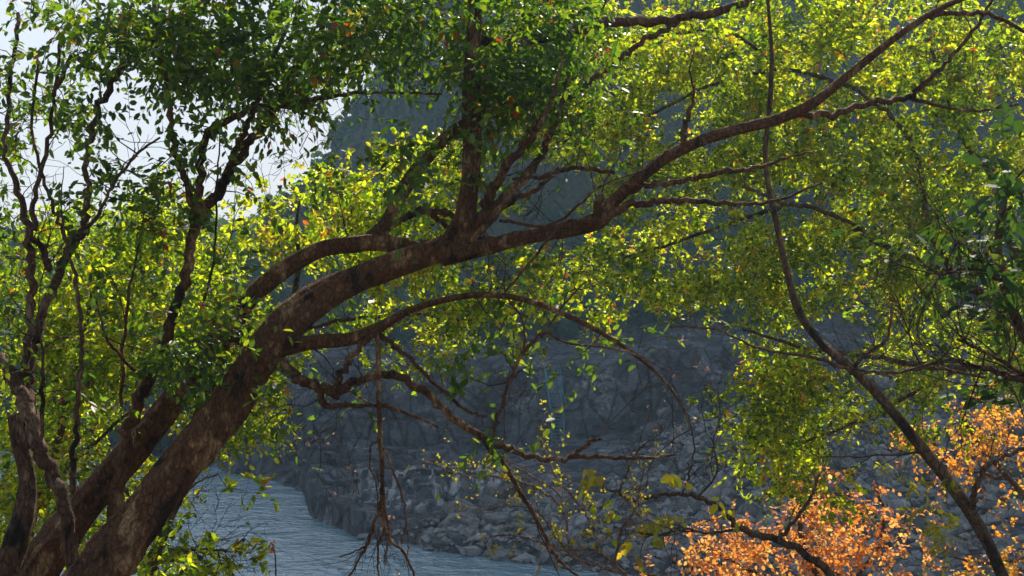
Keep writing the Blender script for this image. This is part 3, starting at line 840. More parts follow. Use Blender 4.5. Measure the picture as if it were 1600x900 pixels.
for b in [(720, 50, 150, 80, 6.6, 8.4, 3.6), (640, 110, 90, 70, 6.6, 8, 2.6), (790, 150, 120, 60, 6.4, 8, 2.8), (880, 70, 120, 80, 7, 9, 2.6), (590, 30, 80, 50, 7, 8.5, 2.2),
          (650, 215, 45, 45, 6.8, 7.2, 1.8), (600, 200, 45, 40, 6.8, 7.3, 1.8), (540, 200, 36, 26, 6.9, 7.3, 1.2), (788, 590, 16, 40, 6.4, 6.6, 2.8), (778, 645, 20, 34, 6.4, 6.6, 2.8), (940, 545, 30, 46, 6.6, 6.9, 3), (985, 275, 22, 26, 6.7, 6.9, 1.4),
          (510, 570, 50, 30, 6.8, 7.2, .5), (560, 520, 70, 25, 6.9, 7.3, .8), (340, 640, 30, 40, 6.9, 7.1, .4),
          (640, -130, 330, 120, 6.5, 9, 1.2), (950, -120, 250, 90, 7, 9, .6)]:  # closing blobs: crown out of view overhead, added to shade the leaves below
    t.blob(*b)
t.grow()

# ------------------------------------------------------------------ tree behind it: two stems and the limb that crosses the leaning trunk
t = Tree('forked_tree', 'dark many stemmed tree forking into the upper left, just left of the thick leaning trunk', 'tree', 0, 7.5, bark_m='bark', seed=2)
t.limb([(10, 990, 125, 7.2), (55, 895, 100, 7.3), (105, 825, 84, 7.35), (165, 755, 76, 7.4), (222, 685, 70, 7.45), (280, 610, 62, 7.5), (325, 548, 56, 7.55), (372, 492, 48, 7.6)], 'trunk')
t.limb([(350, 520, 48, 7.58), (395, 462, 46, 7.62), (445, 420, 45, 7.65), (500, 390, 44, 7.65), (555, 380, 44, 7.6), (600, 378, 42, 7.55), (655, 388, 32, 7.5), (710, 402, 26, 7.45)])
t.limb([(575, 384, 44, 7.6), (603, 352, 36, 7.6), (625, 310, 36, 7.6), (652, 266, 36, 7.65), (690, 222, 31, 7.7), (735, 188, 27, 7.75), (775, 160, 24, 7.8), (812, 110, 20, 7.9), (830, 40, 16, 8.0), (850, -60, 12, 8.1)])
t.limb([(598, 360, 22, 7.6), (632, 340, 18, 7.5), (665, 329, 18, 7.45), (695, 332, 15, 7.45), (722, 350, 12, 7.5)])
t.limb([(672, 332, 12, 7.45), (695, 352, 10, 7.5), (725, 370, 9, 7.6), (775, 372, 7, 7.7)])
t.limb([(250, 800, 52, 7.2), (292, 712, 48, 7.25), (322, 640, 46, 7.3), (340, 575, 42, 7.3), (352, 525, 38, 7.4), (378, 490, 34, 7.5)])
t.limb([(345, 520, 26, 7.4), (380, 532, 28, 7.3), (425, 545, 30, 7.1)])
t.limb([(176, 830, 42, 7.1), (186, 745, 36, 7.15), (202, 665, 32, 7.2), (232, 590, 28, 7.25), (262, 510, 28, 7.3), (288, 440, 28, 7.35), (302, 370, 28, 7.4), (308, 322, 28, 7.4)])
t.limb([(305, 345, 26, 7.4), (312, 285, 20, 7.4), (316, 232, 18, 7.4), (340, 195, 15, 7.35), (395, 172, 13, 7.3), (460, 162, 10, 7.25), (540, 146, 7, 7.2), (600, 145, 5, 7.2), (690, 147, 4, 7.2)])
t.limb([(304, 355, 26, 7.4), (335, 310, 26, 7.45), (362, 262, 24, 7.5), (395, 215, 21, 7.55), (425, 180, 18, 7.6), (455, 115, 15, 7.7), (500, 50, 12, 7.8), (540, -40, 9, 7.9)])
t.limb([(300, 320, 18, 7.4), (284, 268, 15, 7.45), (268, 220, 14, 7.5), (262, 150, 13, 7.55), (250, 70, 12, 7.6), (240, -20, 9, 7.7)])
t.limb([(345, 290, 14, 7.45), (368, 235, 13, 7.4), (390, 190, 11, 7.4), (415, 120, 9, 7.4), (450, 40, 7, 7.4)])
t.limb([(190, 640, 8, 7.2), (192, 560, 8, 7.2), (200, 470, 6, 7.2), (215, 390, 4, 7.2), (228, 310, 1.5, 7.2)])
t.limb([(318, 470, 6, 7.4), (335, 400, 5, 7.4), (338, 300, 4, 7.4), (345, 200, 2.5, 7.4), (352, 130, 1.2, 7.4)])
t.limb([(225, 590, 9, 7.2), (190, 560, 8, 7.1), (165, 520, 6, 7.0), (150, 470, 4, 7.0)])
for b in [(420, 80, 150, 90, 6.8, 8.6, 2.6), (330, 140, 80, 70, 6.8, 8, 2.2), (400, 195, 70, 25, 6.8, 7.8, 1.4), (500, 110, 90, 40, 6.8, 8, 1.8), (310, 30, 90, 50, 7, 8.5, 2.2),
          (345, 500, 70, 50, 6.7, 7.2, 2.4), (280, 565, 60, 50, 6.8, 7.3, 1.6), (380, 450, 40, 30, 6.8, 7.3, 1.0), (300, 265, 26, 40, 7.2, 7.6, 1.2), (250, 330, 60, 30, 7, 8, .9),
          (425, 265, 50, 40, 7, 7.6, 1.2), (490, 180, 70, 24, 7, 7.6, 1.3), (250, 230, 50, 60, 7, 7.6, 1.0), (390, 320, 40, 40, 7, 7.6, 1.0), (360, -120, 260, 100, 7, 9, .9)]:  # last blob: unseen upper crown, put in to shade the visible leaves
    t.blob(*b)
t.grow()

# ------------------------------------------------------------------ tree at the left edge
t = Tree('edge_tree', 'crooked tree at the left edge with a pale curved upper limb against the sky', 'tree', 0, 7.0, bark_m='bark_grey', seed=3)
t.limb([(-20, 960, 80, 6.8), (12, 880, 60, 6.8), (36, 810, 50, 6.85), (42, 750, 42, 6.9), (30, 690, 42, 6.9), (24, 650, 36, 6.9)], 'trunk')
t.limb([(122, 960, 40, 6.9), (112, 870, 36, 6.9), (98, 785, 34, 6.9), (72, 720, 38, 6.9), (48, 660, 40, 6.9), (28, 605, 34, 6.9), (5, 565, 26, 6.95), (-40, 520, 22, 7.0)])
t.limb([(42, 660, 36, 6.9), (38, 590, 22, 6.95), (46, 510, 20, 7.0), (50, 435, 20, 7.0), (46, 370, 18, 7.05), (30, 310, 12, 7.1), (8, 230, 10, 7.1), (18, 120, 9, 7.2), (28, 20, 7, 7.2)])
t.limb([(44, 640, 26, 6.92), (50, 560, 22, 7.05), (68, 490, 24, 7.1), (92, 425, 24, 7.15), (112, 385, 22, 7.2)])
t.limb([(105, 398, 20, 7.2), (130, 355, 16, 7.25), (138, 300, 13, 7.3), (134, 250, 14, 7.3), (148, 190, 16, 7.35), (172, 135, 18, 7.4), (205, 92, 18, 7.45), (250, 55, 16, 7.5), (300, 25, 12, 7.6), (350, -20, 9, 7.7)], label='pale smooth curved limb')
t.limb([(108, 395, 10, 7.2), (92, 345, 8, 7.2), (70, 290, 7, 7.2), (50, 200, 6, 7.2), (60, 100, 5, 7.2)])
t.limb([(112, 390, 9, 7.2), (150, 340, 7, 7.1), (180, 285, 6, 7.0), (215, 240, 5, 6.9), (250, 215, 4, 6.9)])
t.limb([(112, 770, 13, 6.7), (116, 700, 12, 6.7), (124, 600, 11, 6.7), (128, 520, 10, 6.7), (118, 440, 7, 6.7), (104, 380, 5, 6.7), (96, 320, 3, 6.7), (100, 260, 1.5, 6.7)])
t.limb([(66, 700, 7, 6.7), (66, 620, 8, 6.7), (68, 560, 5, 6.7), (60, 500, 3, 6.7), (64, 440, 1.4, 6.7)])
t.limb([(80, 420, 16, 7.1), (66, 385, 12, 7.1), (52, 372, 12, 7.05)])
t.limb([(52, 360, 14, 7.05), (55, 300, 10, 7.05), (75, 230, 9, 7.1), (85, 150, 8, 7.1), (95, 60, 6, 7.1)])
t.limb([(85, 150, 7, 7.1), (112, 88, 11, 7.1), (135, 105, 10, 7.1), (160, 110, 8, 7.1)], label='broken bare stub')
for b in [(110, 50, 120, 75, 6.6, 8.4, 2.5), (55, 170, 60, 80, 6.6, 8, 1.9), (40, 320, 55, 60, 6.6, 7.8, 1.8), (115, 190, 40, 50, 6.8, 7.6, 1.0), (210, 225, 55, 34, 6.8, 7.4, 1.5), (170, 300, 80, 34, 6.8, 7.6, 1.5), (150, 190, 50, 50, 6.8, 7.6, 1.0),
          (30, 470, 40, 60, 6.6, 7.2, .8), (220, 60, 60, 50, 7, 8, 1.4), (40, -120, 240, 100, 6.6, 9, .8), (110, 330, 60, 50, 6.8, 7.4, 1.0), (25, 560, 40, 40, 6.6, 7, .6)]:  # blob above the frame: unseen crown added as shade for the leaves
    t.blob(*b)
t.grow()

# ------------------------------------------------------------------ sunlit trees farther down the bank
BG = 'sunlit trees farther down the near bank'
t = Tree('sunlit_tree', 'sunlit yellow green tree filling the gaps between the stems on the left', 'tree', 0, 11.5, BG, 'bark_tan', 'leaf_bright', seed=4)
t.limb([(30, 930, 24, 11.5), (55, 790, 20, 11.5), (85, 705, 17, 11.5), (98, 655, 15, 11.5), (102, 600, 10, 11.5), (130, 520, 8, 11.5), (150, 430, 6, 11.5)], 'trunk')
t.limb([(98, 650, 10, 11.5), (115, 615, 8, 11.5), (150, 570, 6, 11.5), (210, 500, 5, 11.6)])
t.limb([(60, 780, 10, 11.5), (150, 690, 7, 11.5), (250, 600, 6, 11.6), (330, 520, 5, 11.8)])
t.k = 2.0
for b in [(80, 420, 110, 50, 10.5, 13, 5), (240, 410, 130, 60, 10.5, 13, 5), (130, 520, 150, 70, 10.5, 13, 5.5), (290, 500, 110, 60, 10.5, 13, 4.5), (110, 630, 130, 60, 10.5, 13, 3.4), (40, 700, 50, 60, 10.5, 12.5, 3),
          (180, 720, 90, 50, 10.5, 12.5, 3.4), (70, 730, 90, 50, 10.5, 12.5, 3.6), (40, 820, 80, 80, 10, 12, 5.5), (150, 800, 60, 50, 10, 12, 3), (150, 860, 60, 50, 10, 12, 4), (270, 350, 90, 40, 11, 13, 3), (330, 620, 80, 60, 10.5, 12.5, 3.2), (385, 690, 34, 40, 10.5, 11.5, 2.8), (390, 640, 22, 60, 10.5, 11.5, 2.4), (100, 360, 80, 30, 10.5, 12, 2.5)]:
    t.blob(*b)
t.grow()

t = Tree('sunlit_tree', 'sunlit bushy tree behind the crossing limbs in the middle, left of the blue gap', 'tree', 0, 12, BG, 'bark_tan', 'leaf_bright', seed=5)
t.limb([(200, 960, 26, 11.5), (270, 800, 22, 11.8), (340, 680, 19, 12), (410, 575, 15, 12), (450, 500, 13, 12.2), (466, 420, 9, 12.5), (464, 350, 6, 12), (470, 300, 3, 12)], 'trunk')
t.limb([(450, 500, 12, 12.2), (540, 450, 9, 12.4), (650, 380, 7, 12.2), (720, 290, 6, 12), (770, 200, 5, 12)])
t.limb([(440, 520, 10, 12.2), (540, 500, 8, 12.4), (720, 480, 6, 12.5), (800, 430, 5, 12.5)])
for b in [(470, 330, 75, 60, 11, 13.5, 5), (560, 340, 120, 70, 11, 14, 5), (520, 400, 110, 50, 11, 14, 4), (600, 270, 60, 40, 11, 13, 3), (520, 265, 36, 24, 11, 13, 2), (640, 440, 120, 40, 11, 14, 4.5), (700, 300, 110, 80, 11, 14, 4.6), (640, 250, 50, 40, 11, 13, 3), (600, 490, 100, 34, 11, 13.5, 3.2),
          (770, 440, 90, 50, 11, 14, 4.4), (730, 510, 80, 36, 11, 13, 3.2), (790, 340, 40, 40, 11, 13, 3.5), (640, 560, 50, 30, 11, 13, 1.6), (460, 590, 40, 30, 10.5, 12, .9), (580, 610, 50, 26, 10.5, 12, 1.0), (860, 430, 40, 40, 11, 14, 3),
          (410, 350, 30, 60, 11.5, 13.5, 3), (440, 530, 50, 30, 11, 13, 2), (690, 550, 50, 24, 11, 12, 1.4), (790, 500, 40, 26, 11, 13, 2)]:
    t.blob(*b)
t.grow()

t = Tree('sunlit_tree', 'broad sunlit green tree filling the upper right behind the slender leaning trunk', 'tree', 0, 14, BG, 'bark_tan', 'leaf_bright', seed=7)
t.limb([(1720, 1150, 60, 13), (1690, 900, 50, 13), (1660, 700, 44, 13.5), (1620, 560, 36, 14), (1550, 470, 26, 14), (1440, 410, 18, 13.5), (1400, 395, 14, 13), (1330, 355, 10, 13)], 'trunk')
t.limb([(1500, 445, 20, 14), (1450, 350, 15, 13), (1435, 250, 12, 13), (1400, 190, 10, 13), (1340, 140, 7, 13)])
t.limb([(1630, 580, 24, 14), (1560, 300, 18, 13), (1520, 240, 12, 13), (1490, 180, 9, 13), (1450, 60, 6, 13)])
t.limb([(1400, 395, 12, 13), (1300, 335, 9, 12.6), (1230, 318, 8, 12.4), (1160, 290, 6, 12.4)])
t.limb([(1620, 570, 18, 13.8), (1500, 575, 14, 13), (1380, 560, 10, 12.6), (1270, 545, 7, 12.4), (1160, 515, 5, 12.4)])
t.limb([(1500, 575, 9, 13), (1380, 640, 7, 12.8), (1260, 690, 5, 12.6)])
for b in [(1230, 80, 140, 100, 12.4, 15.2, 5), (1390, 100, 140, 110, 12.4, 15.2, 5), (1530, 120, 100, 130, 12.4, 15.2, 5), (1200, 250, 110, 90, 12.4, 15.2, 4.6), (1350, 270, 140, 90, 12.4, 15.2, 5), (1510, 300, 120, 100, 12.4, 15.2, 5),
          (1190, 400, 110, 60, 12.4, 15.2, 5), (1340, 420, 140, 80, 12.4, 15.2, 5), (1510, 450, 120, 90, 12, 15, 4.6), (1160, 470, 90, 40, 12, 15, 4), (1230, 580, 80, 40, 12, 14.5, 4.4), (1180, 560, 70, 26, 12, 14, 3), (1330, 560, 110, 40, 12, 15, 3.2), (1470, 570, 120, 50, 12, 15, 4), (1570, 600, 60, 50, 12, 14, 3.6),
          (1220, 660, 100, 40, 12, 14, 6.5), (1170, 690, 50, 26, 12, 14, 5), (1270, 700, 80, 40, 12, 14, 6), (1230, 745, 60, 34, 12, 14, 4.5), (1210, 610, 90, 40, 12, 14, 5), (1400, 640, 70, 40, 12, 14, 2.4), (1310, 650, 60, 50, 12, 14, 3.4), (1400, -60, 260, 60, 12.4, 15.2, 1.5)]:
    t.blob(*b)
t.limb([(1240, 318, 10, 12.6), (1140, 350, 8, 13), (1050, 380, 6, 13.2), (950, 410, 5, 13.4)])
t.limb([(1340, 140, 10, 13), (1230, 110, 8, 13.4), (1120, 130, 7, 13.6), (1010, 180, 6, 13.6), (930, 200, 4, 13.6)])
t.limb([(1230, 110, 7, 13.4), (1130, 50, 6, 13.6), (1020, 60, 5, 13.6), (900, 90, 4, 13.6)])
for b in [(900, 110, 110, 110, 12.4, 15.2, 5.5), (1000, 90, 110, 100, 12.4, 15.2, 5), (990, 210, 110, 70, 12.4, 15.2, 4.5), (1110, 110, 110, 110, 12.4, 15.2, 5), (1080, 230, 90, 60, 12.4, 15.2, 4.6), (960, 400, 80, 46, 12, 15, 5), (860, 210, 50, 60, 12, 15, 4), (940, 290, 50, 60, 12, 15, 4),
          (1050, 340, 90, 50, 12, 15, 4.6), (1060, 430, 100, 50, 12, 15, 5), (950, 470, 80, 26, 12, 15, 3.6), (1040, 495, 70, 20, 12, 15, 3), (1000, -60, 220, 60, 12.4, 15.2, 2)]:
    t.blob(*b)
t.grow()

# ------------------------------------------------------------------ slender leaning trunk on the right
t = Tree('slender_tree', 'slender smooth tan trunk curving up leftwards from the lower right corner', 'tree', 0, 9.5, bark_m='bark_tan', leaf='leaf_yellow', seed=8, lsize=.06)
t.limb([(1590, 980, 34, 9.2), (1562, 890, 30, 9.3), (1528, 820, 30, 9.4), (1485, 755, 29, 9.4), (1440, 700, 28, 9.4), (1392, 640, 26, 9.4), (1338, 582, 24, 9.4), (1280, 532, 20, 9.4), (1246, 482, 17, 9.4), (1226, 410, 14, 9.4), (1212, 340, 13, 9.4), (1203, 300, 12, 9.4), (1196, 240, 11, 9.4), (1202, 170, 10, 9.4), (1206, 90, 8, 9.4), (1200, 0, 6, 9.4)], 'trunk')
t.limb([(1515, 800, 16, 9.4), (1524, 768, 13, 9.3), (1536, 735, 11, 9.3), (1565, 715, 9, 9.3), (1620, 695, 7, 9.3)])
t.limb([(1334, 580, 9, 9.4), (1350, 556, 8, 9.3), (1385, 530, 6, 9.2), (1395, 470, 5, 9.2)])
t.limb([(1338, 584, 9, 9.4), (1280, 560, 6, 9.3), (1190, 545, 5, 9.2), (1120, 515, 5, 9.1), (1040, 510, 3, 9.1)])
t.limb([(1336, 580, 8, 9.4), (1390, 582, 8, 9.5), (1450, 575, 7, 9.6), (1540, 590, 6, 9.6)])
t.limb([(1445, 705, 6, 9.4), (1380, 712, 4.5, 9.4), (1280, 714, 3, 9.4)])
for b in [(1430, 790, 40, 26, 9.2, 9.8, 1.2), (1450, 735, 26, 26, 9.4, 9.9, 1.2), (1000, 520, 50, 26, 9, 9.4, .4), (1480, 850, 30, 20, 9.2, 9.6, .8)]:
    t.blob(*b)
t.grow()

# ------------------------------------------------------------------ near tree whose big dull leaves hang in from the right edge
t = Tree('overhanging_tree', 'near tree with big dull dark leaves hanging in from the right edge', 'tree', 0, 5.0, bark_m='bark_grey', leaf='leaf_dark', seed=9, lsize=.062)
t.limb([(1900, 1000, 90, 5.2), (1850, 850, 80, 5.2), (1790, 740, 64, 5.2), (1700, 640, 44, 5.2), (1630, 560, 32, 5.2), (1590, 505, 22, 5.2), (1560, 400, 16, 5.2), (1570, 300, 12, 5.2)], 'trunk')
t.limb([(1640, 600, 20, 5.2), (1590, 590, 14, 5.1), (1540, 575, 11, 5.1), (1480, 565, 8, 5.1), (1430, 575, 5, 5.1)])
t.limb([(1600, 585, 9, 5.1), (1540, 550, 8, 5.0), (1495, 530, 5, 5.0)])
t.limb([(1575, 440, 10, 5.2), (1520, 420, 7, 5.1), (1470, 430, 5, 5.0)])
for b in [(1545, 470, 80, 80, 4.7, 5.5, 1.9), (1580, 370, 50, 60, 4.7, 5.5, 1.5), (1470, 440, 50, 30, 4.8, 5.3, .8), (1560, 570, 50, 30, 4.8, 5.3, 1.2), (1570, 250, 40, 40, 4.9, 5.4, .7), (1650, 420, 60, 150, 4.7, 5.6, 1.6)]:
    t.blob(*b)
t.grow()

# ------------------------------------------------------------------ autumn trees, lower right
AG = 'autumn coloured small trees in the lower right'
t = Tree('autumn_tree', 'small tree with clustered salmon orange leaves along the bottom edge', 'tree', 0, 16.5, AG, 'bark_tan', 'leaf_orange', seed=10, lsize=.066)
t.k = 1.75
t.clr = .22; t.spl = .26; t.nl = 8; t.ns = 5; t.wide = 1.25
t.limb([(1330, 1010, 18, 16.5), (1300, 940, 15, 16.5), (1262, 870, 11, 16.5), (1250, 820, 9, 16.5), (1275, 760, 6, 16.5)], 'trunk')
t.limb([(1300, 940, 10, 16.5), (1370, 860, 8, 16.5), (1380, 800, 6, 16.5), (1365, 760, 4, 16.5)])
t.limb([(1290, 920, 10, 16.5), (1200, 900, 8, 16.5), (1130, 870, 6, 16.5), (1080, 840, 4, 16.5)])
t.limb([(1310, 960, 10, 16.5), (1160, 960, 7, 16.5), (1060, 910, 6, 16.5), (1000, 895, 4, 16.5)])
for b in [(1125, 850, 60, 40, 15.8, 17.2, 2.88), (1210, 880, 110, 40, 15.9, 17.3, 3.36), (1110, 895, 90, 16, 15.7, 17.1, 2.72), (1010, 895, 36, 12, 15.5, 16.9, 1.76), (1290, 830, 60, 50, 15.9, 17.3, 2.72), (1370, 850, 60, 50, 15.9, 17.3, 2.72), (1230, 770, 40, 24, 15.9, 17.3, 2.08),
          (1300, 770, 40, 30, 15.9, 17.3, 1.92), (1360, 775, 34, 22, 15.9, 17.3, 1.6), (1170, 800, 30, 24, 15.8, 17.2, 1.44), (1400, 895, 60, 16, 15.8, 17.2, 2.4), (1200, 960, 220, 40, 15.8, 17.2, 1.2)]:
    t.blob(*b)
t.grow()
t = Tree('autumn_tree', 'small tree with golden orange leaves right of the slender leaning trunk', 'tree', 0, 17, AG, 'bark_tan', 'leaf_gold', seed=11, lsize=.06)
t.k = 1.75
t.clr = .22; t.spl = .27; t.nl = 8; t.ns = 5; t.wide = 1.2
t.limb([(1700, 1000, 20, 17), (1660, 900, 17, 17), (1620, 800, 13, 17), (1560, 730, 9, 17), (1520, 680, 7, 17), (1500, 640, 5, 17)], 'trunk')
t.limb([(1580, 750, 8, 17), (1500, 730, 6, 17), (1440, 700, 4, 17)])
t.limb([(1640, 860, 9, 17), (1560, 880, 7, 17), (1490, 870, 4, 17)])
for b in [(1490, 685, 60, 44, 16.3, 17.7, 3.04), (1560, 660, 60, 50, 16.3, 17.7, 2.88), (1450, 720, 40, 26, 16.2, 17.6, 1.92), (1580, 740, 50, 40, 16.3, 17.7, 1.76), (1530, 640, 50, 24, 16.2, 17.6, 2.08), (1560, 880, 60, 24, 15.8, 17.2, 2.4), (1500, 875, 26, 18, 15.8, 17.2, 1.6), (1590, 830, 30, 24, 16, 17.4, 0.96), (1520, 740, 30, 20, 16.2, 17.6, 1.44)]:
    t.blob(*b)
t.grow()
t = Tree('autumn_tree', 'half bare tree with sparse hanging yellow leaves reaching left over the boulders', 'tree', 0, 9.5, AG, 'bark_tan', 'leaf_yellow', seed=12, lsize=.085)
t.clr = .15; t.spl = .16; t.nl = 5; t.ns = 4; t.hang = 1.3; t.up = .1; t.wide = 1.3
t.limb([(1370, 1010, 28, 9.3), (1330, 945, 24, 9.4), (1290, 893, 22, 9.5), (1255, 862, 19, 9.5), (1210, 842, 17, 9.5), (1165, 828, 14, 9.5), (1130, 798, 11, 9.5), (1092, 776, 9, 9.5), (1050, 772, 8, 9.5), (1010, 778, 7, 9.5), (985, 782, 6, 9.5), (965, 768, 5, 9.5), (940, 765, 4, 9.5)], 'trunk')
t.limb([(1215, 842, 10, 9.5), (1240, 815, 8, 9.5), (1265, 780, 6, 9.5), (1280, 740, 4, 9.5)])
t.limb([(1160, 826, 7, 9.5), (1100, 832, 5, 9.4), (1060, 825, 4.5, 9.4), (1030, 836, 4, 9.4), (960, 824, 3, 9.4)])
t.limb([(1066, 773, 5, 9.5), (1078, 735, 4, 9.5), (1085, 700, 3.4, 9.5), (1075, 650, 2.5, 9.5), (1050, 600, 2.2, 9.5)])
t.limb([(968, 768, 4.5, 9.5), (980, 740, 4, 9.5), (1000, 700, 3, 9.5), (1035, 670, 2.4, 9.5), (985, 640, 2.2, 9.5)])
t.limb([(1090, 776, 4.5, 9.5), (1120, 740, 4, 9.5), (1115, 690, 3, 9.5), (1130, 640, 2.2, 9.5)])
for b in [(1040, 752, 40, 14, 9.3, 9.7, 1.6), (975, 765, 22, 14, 9.3, 9.7, 1.0), (1000, 800, 40, 18, 9.3, 9.7, 1.2), (1050, 805, 26, 18, 9.3, 9.7, .8), (1100, 780, 24, 14, 9.3, 9.7, .5), (985, 820, 26, 10, 9.3, 9.7, .6)]:
    t.blob(*b)
t.grow()

# ------------------------------------------------------------------ leafy young tree under the leaning trunk
t = Tree('young_tree', 'low leafy green tree at the bottom left, right of the thick leaning trunk', 'tree', 0, 9, None, 'bark_tan', 'leaf_bright', seed=13, lsize=.055)
t.limb([(215, 1010, 14, 9), (225, 940, 12, 9), (250, 860, 10, 9), (275, 800, 7, 9), (300, 760, 5, 9), (340, 740, 3, 9)], 'trunk')
t.limb([(245, 880, 7, 9), (300, 860, 6, 9), (350, 860, 4, 9)])
t.limb([(255, 850, 6, 9), (215, 800, 5, 9), (190, 750, 4, 9)])
t.k = 3.4
for b in [(300, 860, 55, 36, 8.4, 9.6, 3.2), (255, 875, 60, 26, 8.4, 9.6, 3.4), (345, 800, 24, 26, 8.6, 9.4, 1.8), (315, 770, 40, 18, 8.6, 9.4, 1.8), (345, 880, 26, 24, 8.6, 9.4, 2.4), (250, 800, 36, 30, 8.6, 9.6, 1.4), (290, 940, 80, 30, 8.4, 9.6, 1.6)]:
    t.blob(*b)
t.grow()

# ------------------------------------------------------------------ hanging dead vine
root = empty('hanging_vine', P(590, 530, 6.6))
tag(root, 'bare dead vine hanging straight down from the branch in the middle, tips spread like claws', 'vine')
vine = [[(588, 515, 12), (592, 560, 12), (592, 620, 11), (594, 690, 11), (597, 745, 10), (596, 790, 9), (600, 830, 8)],
        [(597, 770, 8), (588, 810, 7), (575, 850, 7), (560, 875, 5), (545, 900, 5), (520, 930, 4)], [(600, 825, 7), (610, 845, 6), (630, 862, 6), (645, 895, 5), (650, 930, 4)],
        [(600, 700, 5), (614, 735, 5), (628, 775, 5), (634, 815, 4), (628, 850, 3)], [(592, 690, 4), (580, 695, 4), (578, 730, 4), (588, 755, 3), (590, 800, 3)], [(600, 830, 6), (590, 860, 5), (592, 900, 4)],
        [(575, 850, 4), (555, 862, 3.5), (530, 870, 3)], [(597, 760, 6), (602, 800, 6), (608, 840, 5), (600, 880, 4)]]
for k, v_ in enumerate(vine):
    mb = MB()
    c = catmull([np.append(P(a, b_, 6.6), w_ * .36 / F * 6.6) for a, b_, w_ in v_], 6)
    c[1:-1, :3] += rng.normal(size=(len(c) - 2, 3)) * .003
    tube(mb, c[:, :3], c[:, 3], 7, .15, seed=k)
    mb.build('stem' if k == 0 else 'branch', M['bark'], root)
mb = MB(); ends = []
for px, py, n in [(594, 620, 2), (596, 700, 3), (590, 800, 3), (575, 850, 3), (630, 862, 3), (600, 830, 2), (634, 815, 2)]:
    for _ in range(max(1, n - 1)): bare(mb, P(px, py, 6.6), (rng.normal() * .7, rng.normal() * .5, -.8), rng.uniform(.18, .34), .0022, 1, ends, down=.3)
mb.build('twigs', M['twig'], root)

# fine bare twigs carried by the vine and the trees
def bare_twigs(root, starts, L_, r, lev, down, d, buds=0):
    for s_ in starts:
        mb, ends = MB(), []
        v_ = s_[2] if len(s_) > 2 else (rng.normal() * .5, rng.normal() * .4, -1 if down > 0 else 1)
        bare(mb, P(s_[0], s_[1], d), v_, L_ * rng.uniform(.8, 1.2), r, lev, ends, down=down)
        tw = mb.build('bare_twig', M['twig'], root)
        if buds:
            ml = MB()
            idx = rng.choice(len(ends), min(buds, len(ends)), replace=False)
            pos = np.array([ends[i][0] for i in idx]); n = len(pos)
            for rep in range(3):
                add_leaves(ml, pos, rng.normal(size=(n, 3)) + np.array([0, 0, .3]), rng.normal(size=(n, 3)), rng.uniform(.010, .022, n), 1.6)
            ml.build('buds', M['bud'], tw, origin=root.location)
bare_twigs(root, [(592, 590, (-.9, 0, -.7)), (592, 630, (-.8, 0, -.9)), (592, 560, (-.6, 0, -1)), (593, 700, (-.3, .2, -1))], .50, .0022, 3, .25, 6.6, 5)
LT, FT = ROOTS['leaning_tree'], ROOTS['forked_tree']
bare_twigs(LT, [(1010, 565, (.5, 0, -1)), (1050, 620, (.1, 0, -1)), (940, 520, (.5, 0, -.6)), (1000, 560, (.9, 0, -.4))], .45, .0028, 2, .15, 6.7, 5)
bare_twigs(LT, [(900, 262, (0.2, 0, 1)), (940, 300, (.4, 0, 1)), (1000, 275, (.1, 0, 1)), (880, 350, (-.2, 0, -1)), (850, 275, (0, 0, -1))], .32, .0035, 3, 0, 6.8)
bare_twigs(FT, [(560, 150, (-.5, 0, -.3)), (600, 146, (-.2, 0, .5)), (650, 146, (-.3, 0, .4)), (500, 155, (-1, 0, -.4))], .30, .0025, 3, 0, 7.2)

# budding sapling at the bottom, right of the vine
root = tag(empty('bare_sapling', P(1010, 960, 8.6)), 'leafless sapling with tiny pale buds on thin curved twigs at the bottom centre', 'sapling')
stems = [[(1020, 960, 9), (985, 905, 8), (940, 885, 7), (905, 875, 6), (880, 855, 5), (866, 830, 4)],
         [(985, 905, 6), (960, 880, 6), (935, 862, 5), (900, 858, 4), (870, 862, 3)],
         [(935, 865, 5), (925, 820, 4.5), (900, 780, 4), (868, 745, 3), (850, 700, 3), (838, 665, 2.2)],
         [(890, 860, 4), (880, 800, 4), (850, 770, 4), (800, 748, 3.5), (740, 745, 3), (700, 735, 2.4), (664, 718, 2)],
         [(960, 880, 5), (970, 830, 4), (990, 800, 3), (1000, 760, 2.4), (1010, 720, 2)],
         [(920, 868, 4), (960, 830, 3.4), (1010, 815, 3), (1060, 830, 2.4)],
         [(880, 800, 3), (870, 770, 3), (800, 725, 2.6), (770, 700, 2)],
         [(900, 860, 4), (850, 850, 3.4), (800, 835, 2.8), (750, 845, 2)],
         [(866, 830, 4), (840, 800, 3), (800, 790, 2.4), (745, 800, 2)]]
ends = []; mt = MB()
for k, v_ in enumerate(stems):
    mb = MB()
    c = catmull([np.append(P(a, b_, 8.6), w_ * .5 / F * 8.6) for a, b_, w_ in v_], 6)
    c[1:-1, :3] += rng.normal(size=(len(c) - 2, 3)) * .005
    tube(mb, c[:, :3], c[:, 3], 6, .1, seed=k)
    mb.build('trunk' if k == 0 else 'branch', M['twig_pale'], root)
    for i in range(4, len(c) - 1, 2):
        if k > 1 or i > len(c) * .5:
            bare(mt, c[i, :3], nrm(c[i, :3] - c[i - 1, :3]) + rng.normal(size=3) * .7 + np.array([0, 0, .3]), rng.uniform(.08, .28), .0022, 2, ends, kids=(1, 3))
tw = mt.build('twigs', M['twig_pale'], root)
ml = MB(); idx = rng.choice(len(ends), min(700, len(ends)), replace=False); pos = np.array([ends[i][0] for i in idx]); n = len(pos)
for rep in range(2): add_leaves(ml, pos, rng.normal(size=(n, 3)) + np.array([0, 0, .3]), rng.normal(size=(n, 3)), rng.uniform(.010, .026, n), 1.6)
ml.build('buds', M['leaf_yellow'], root)

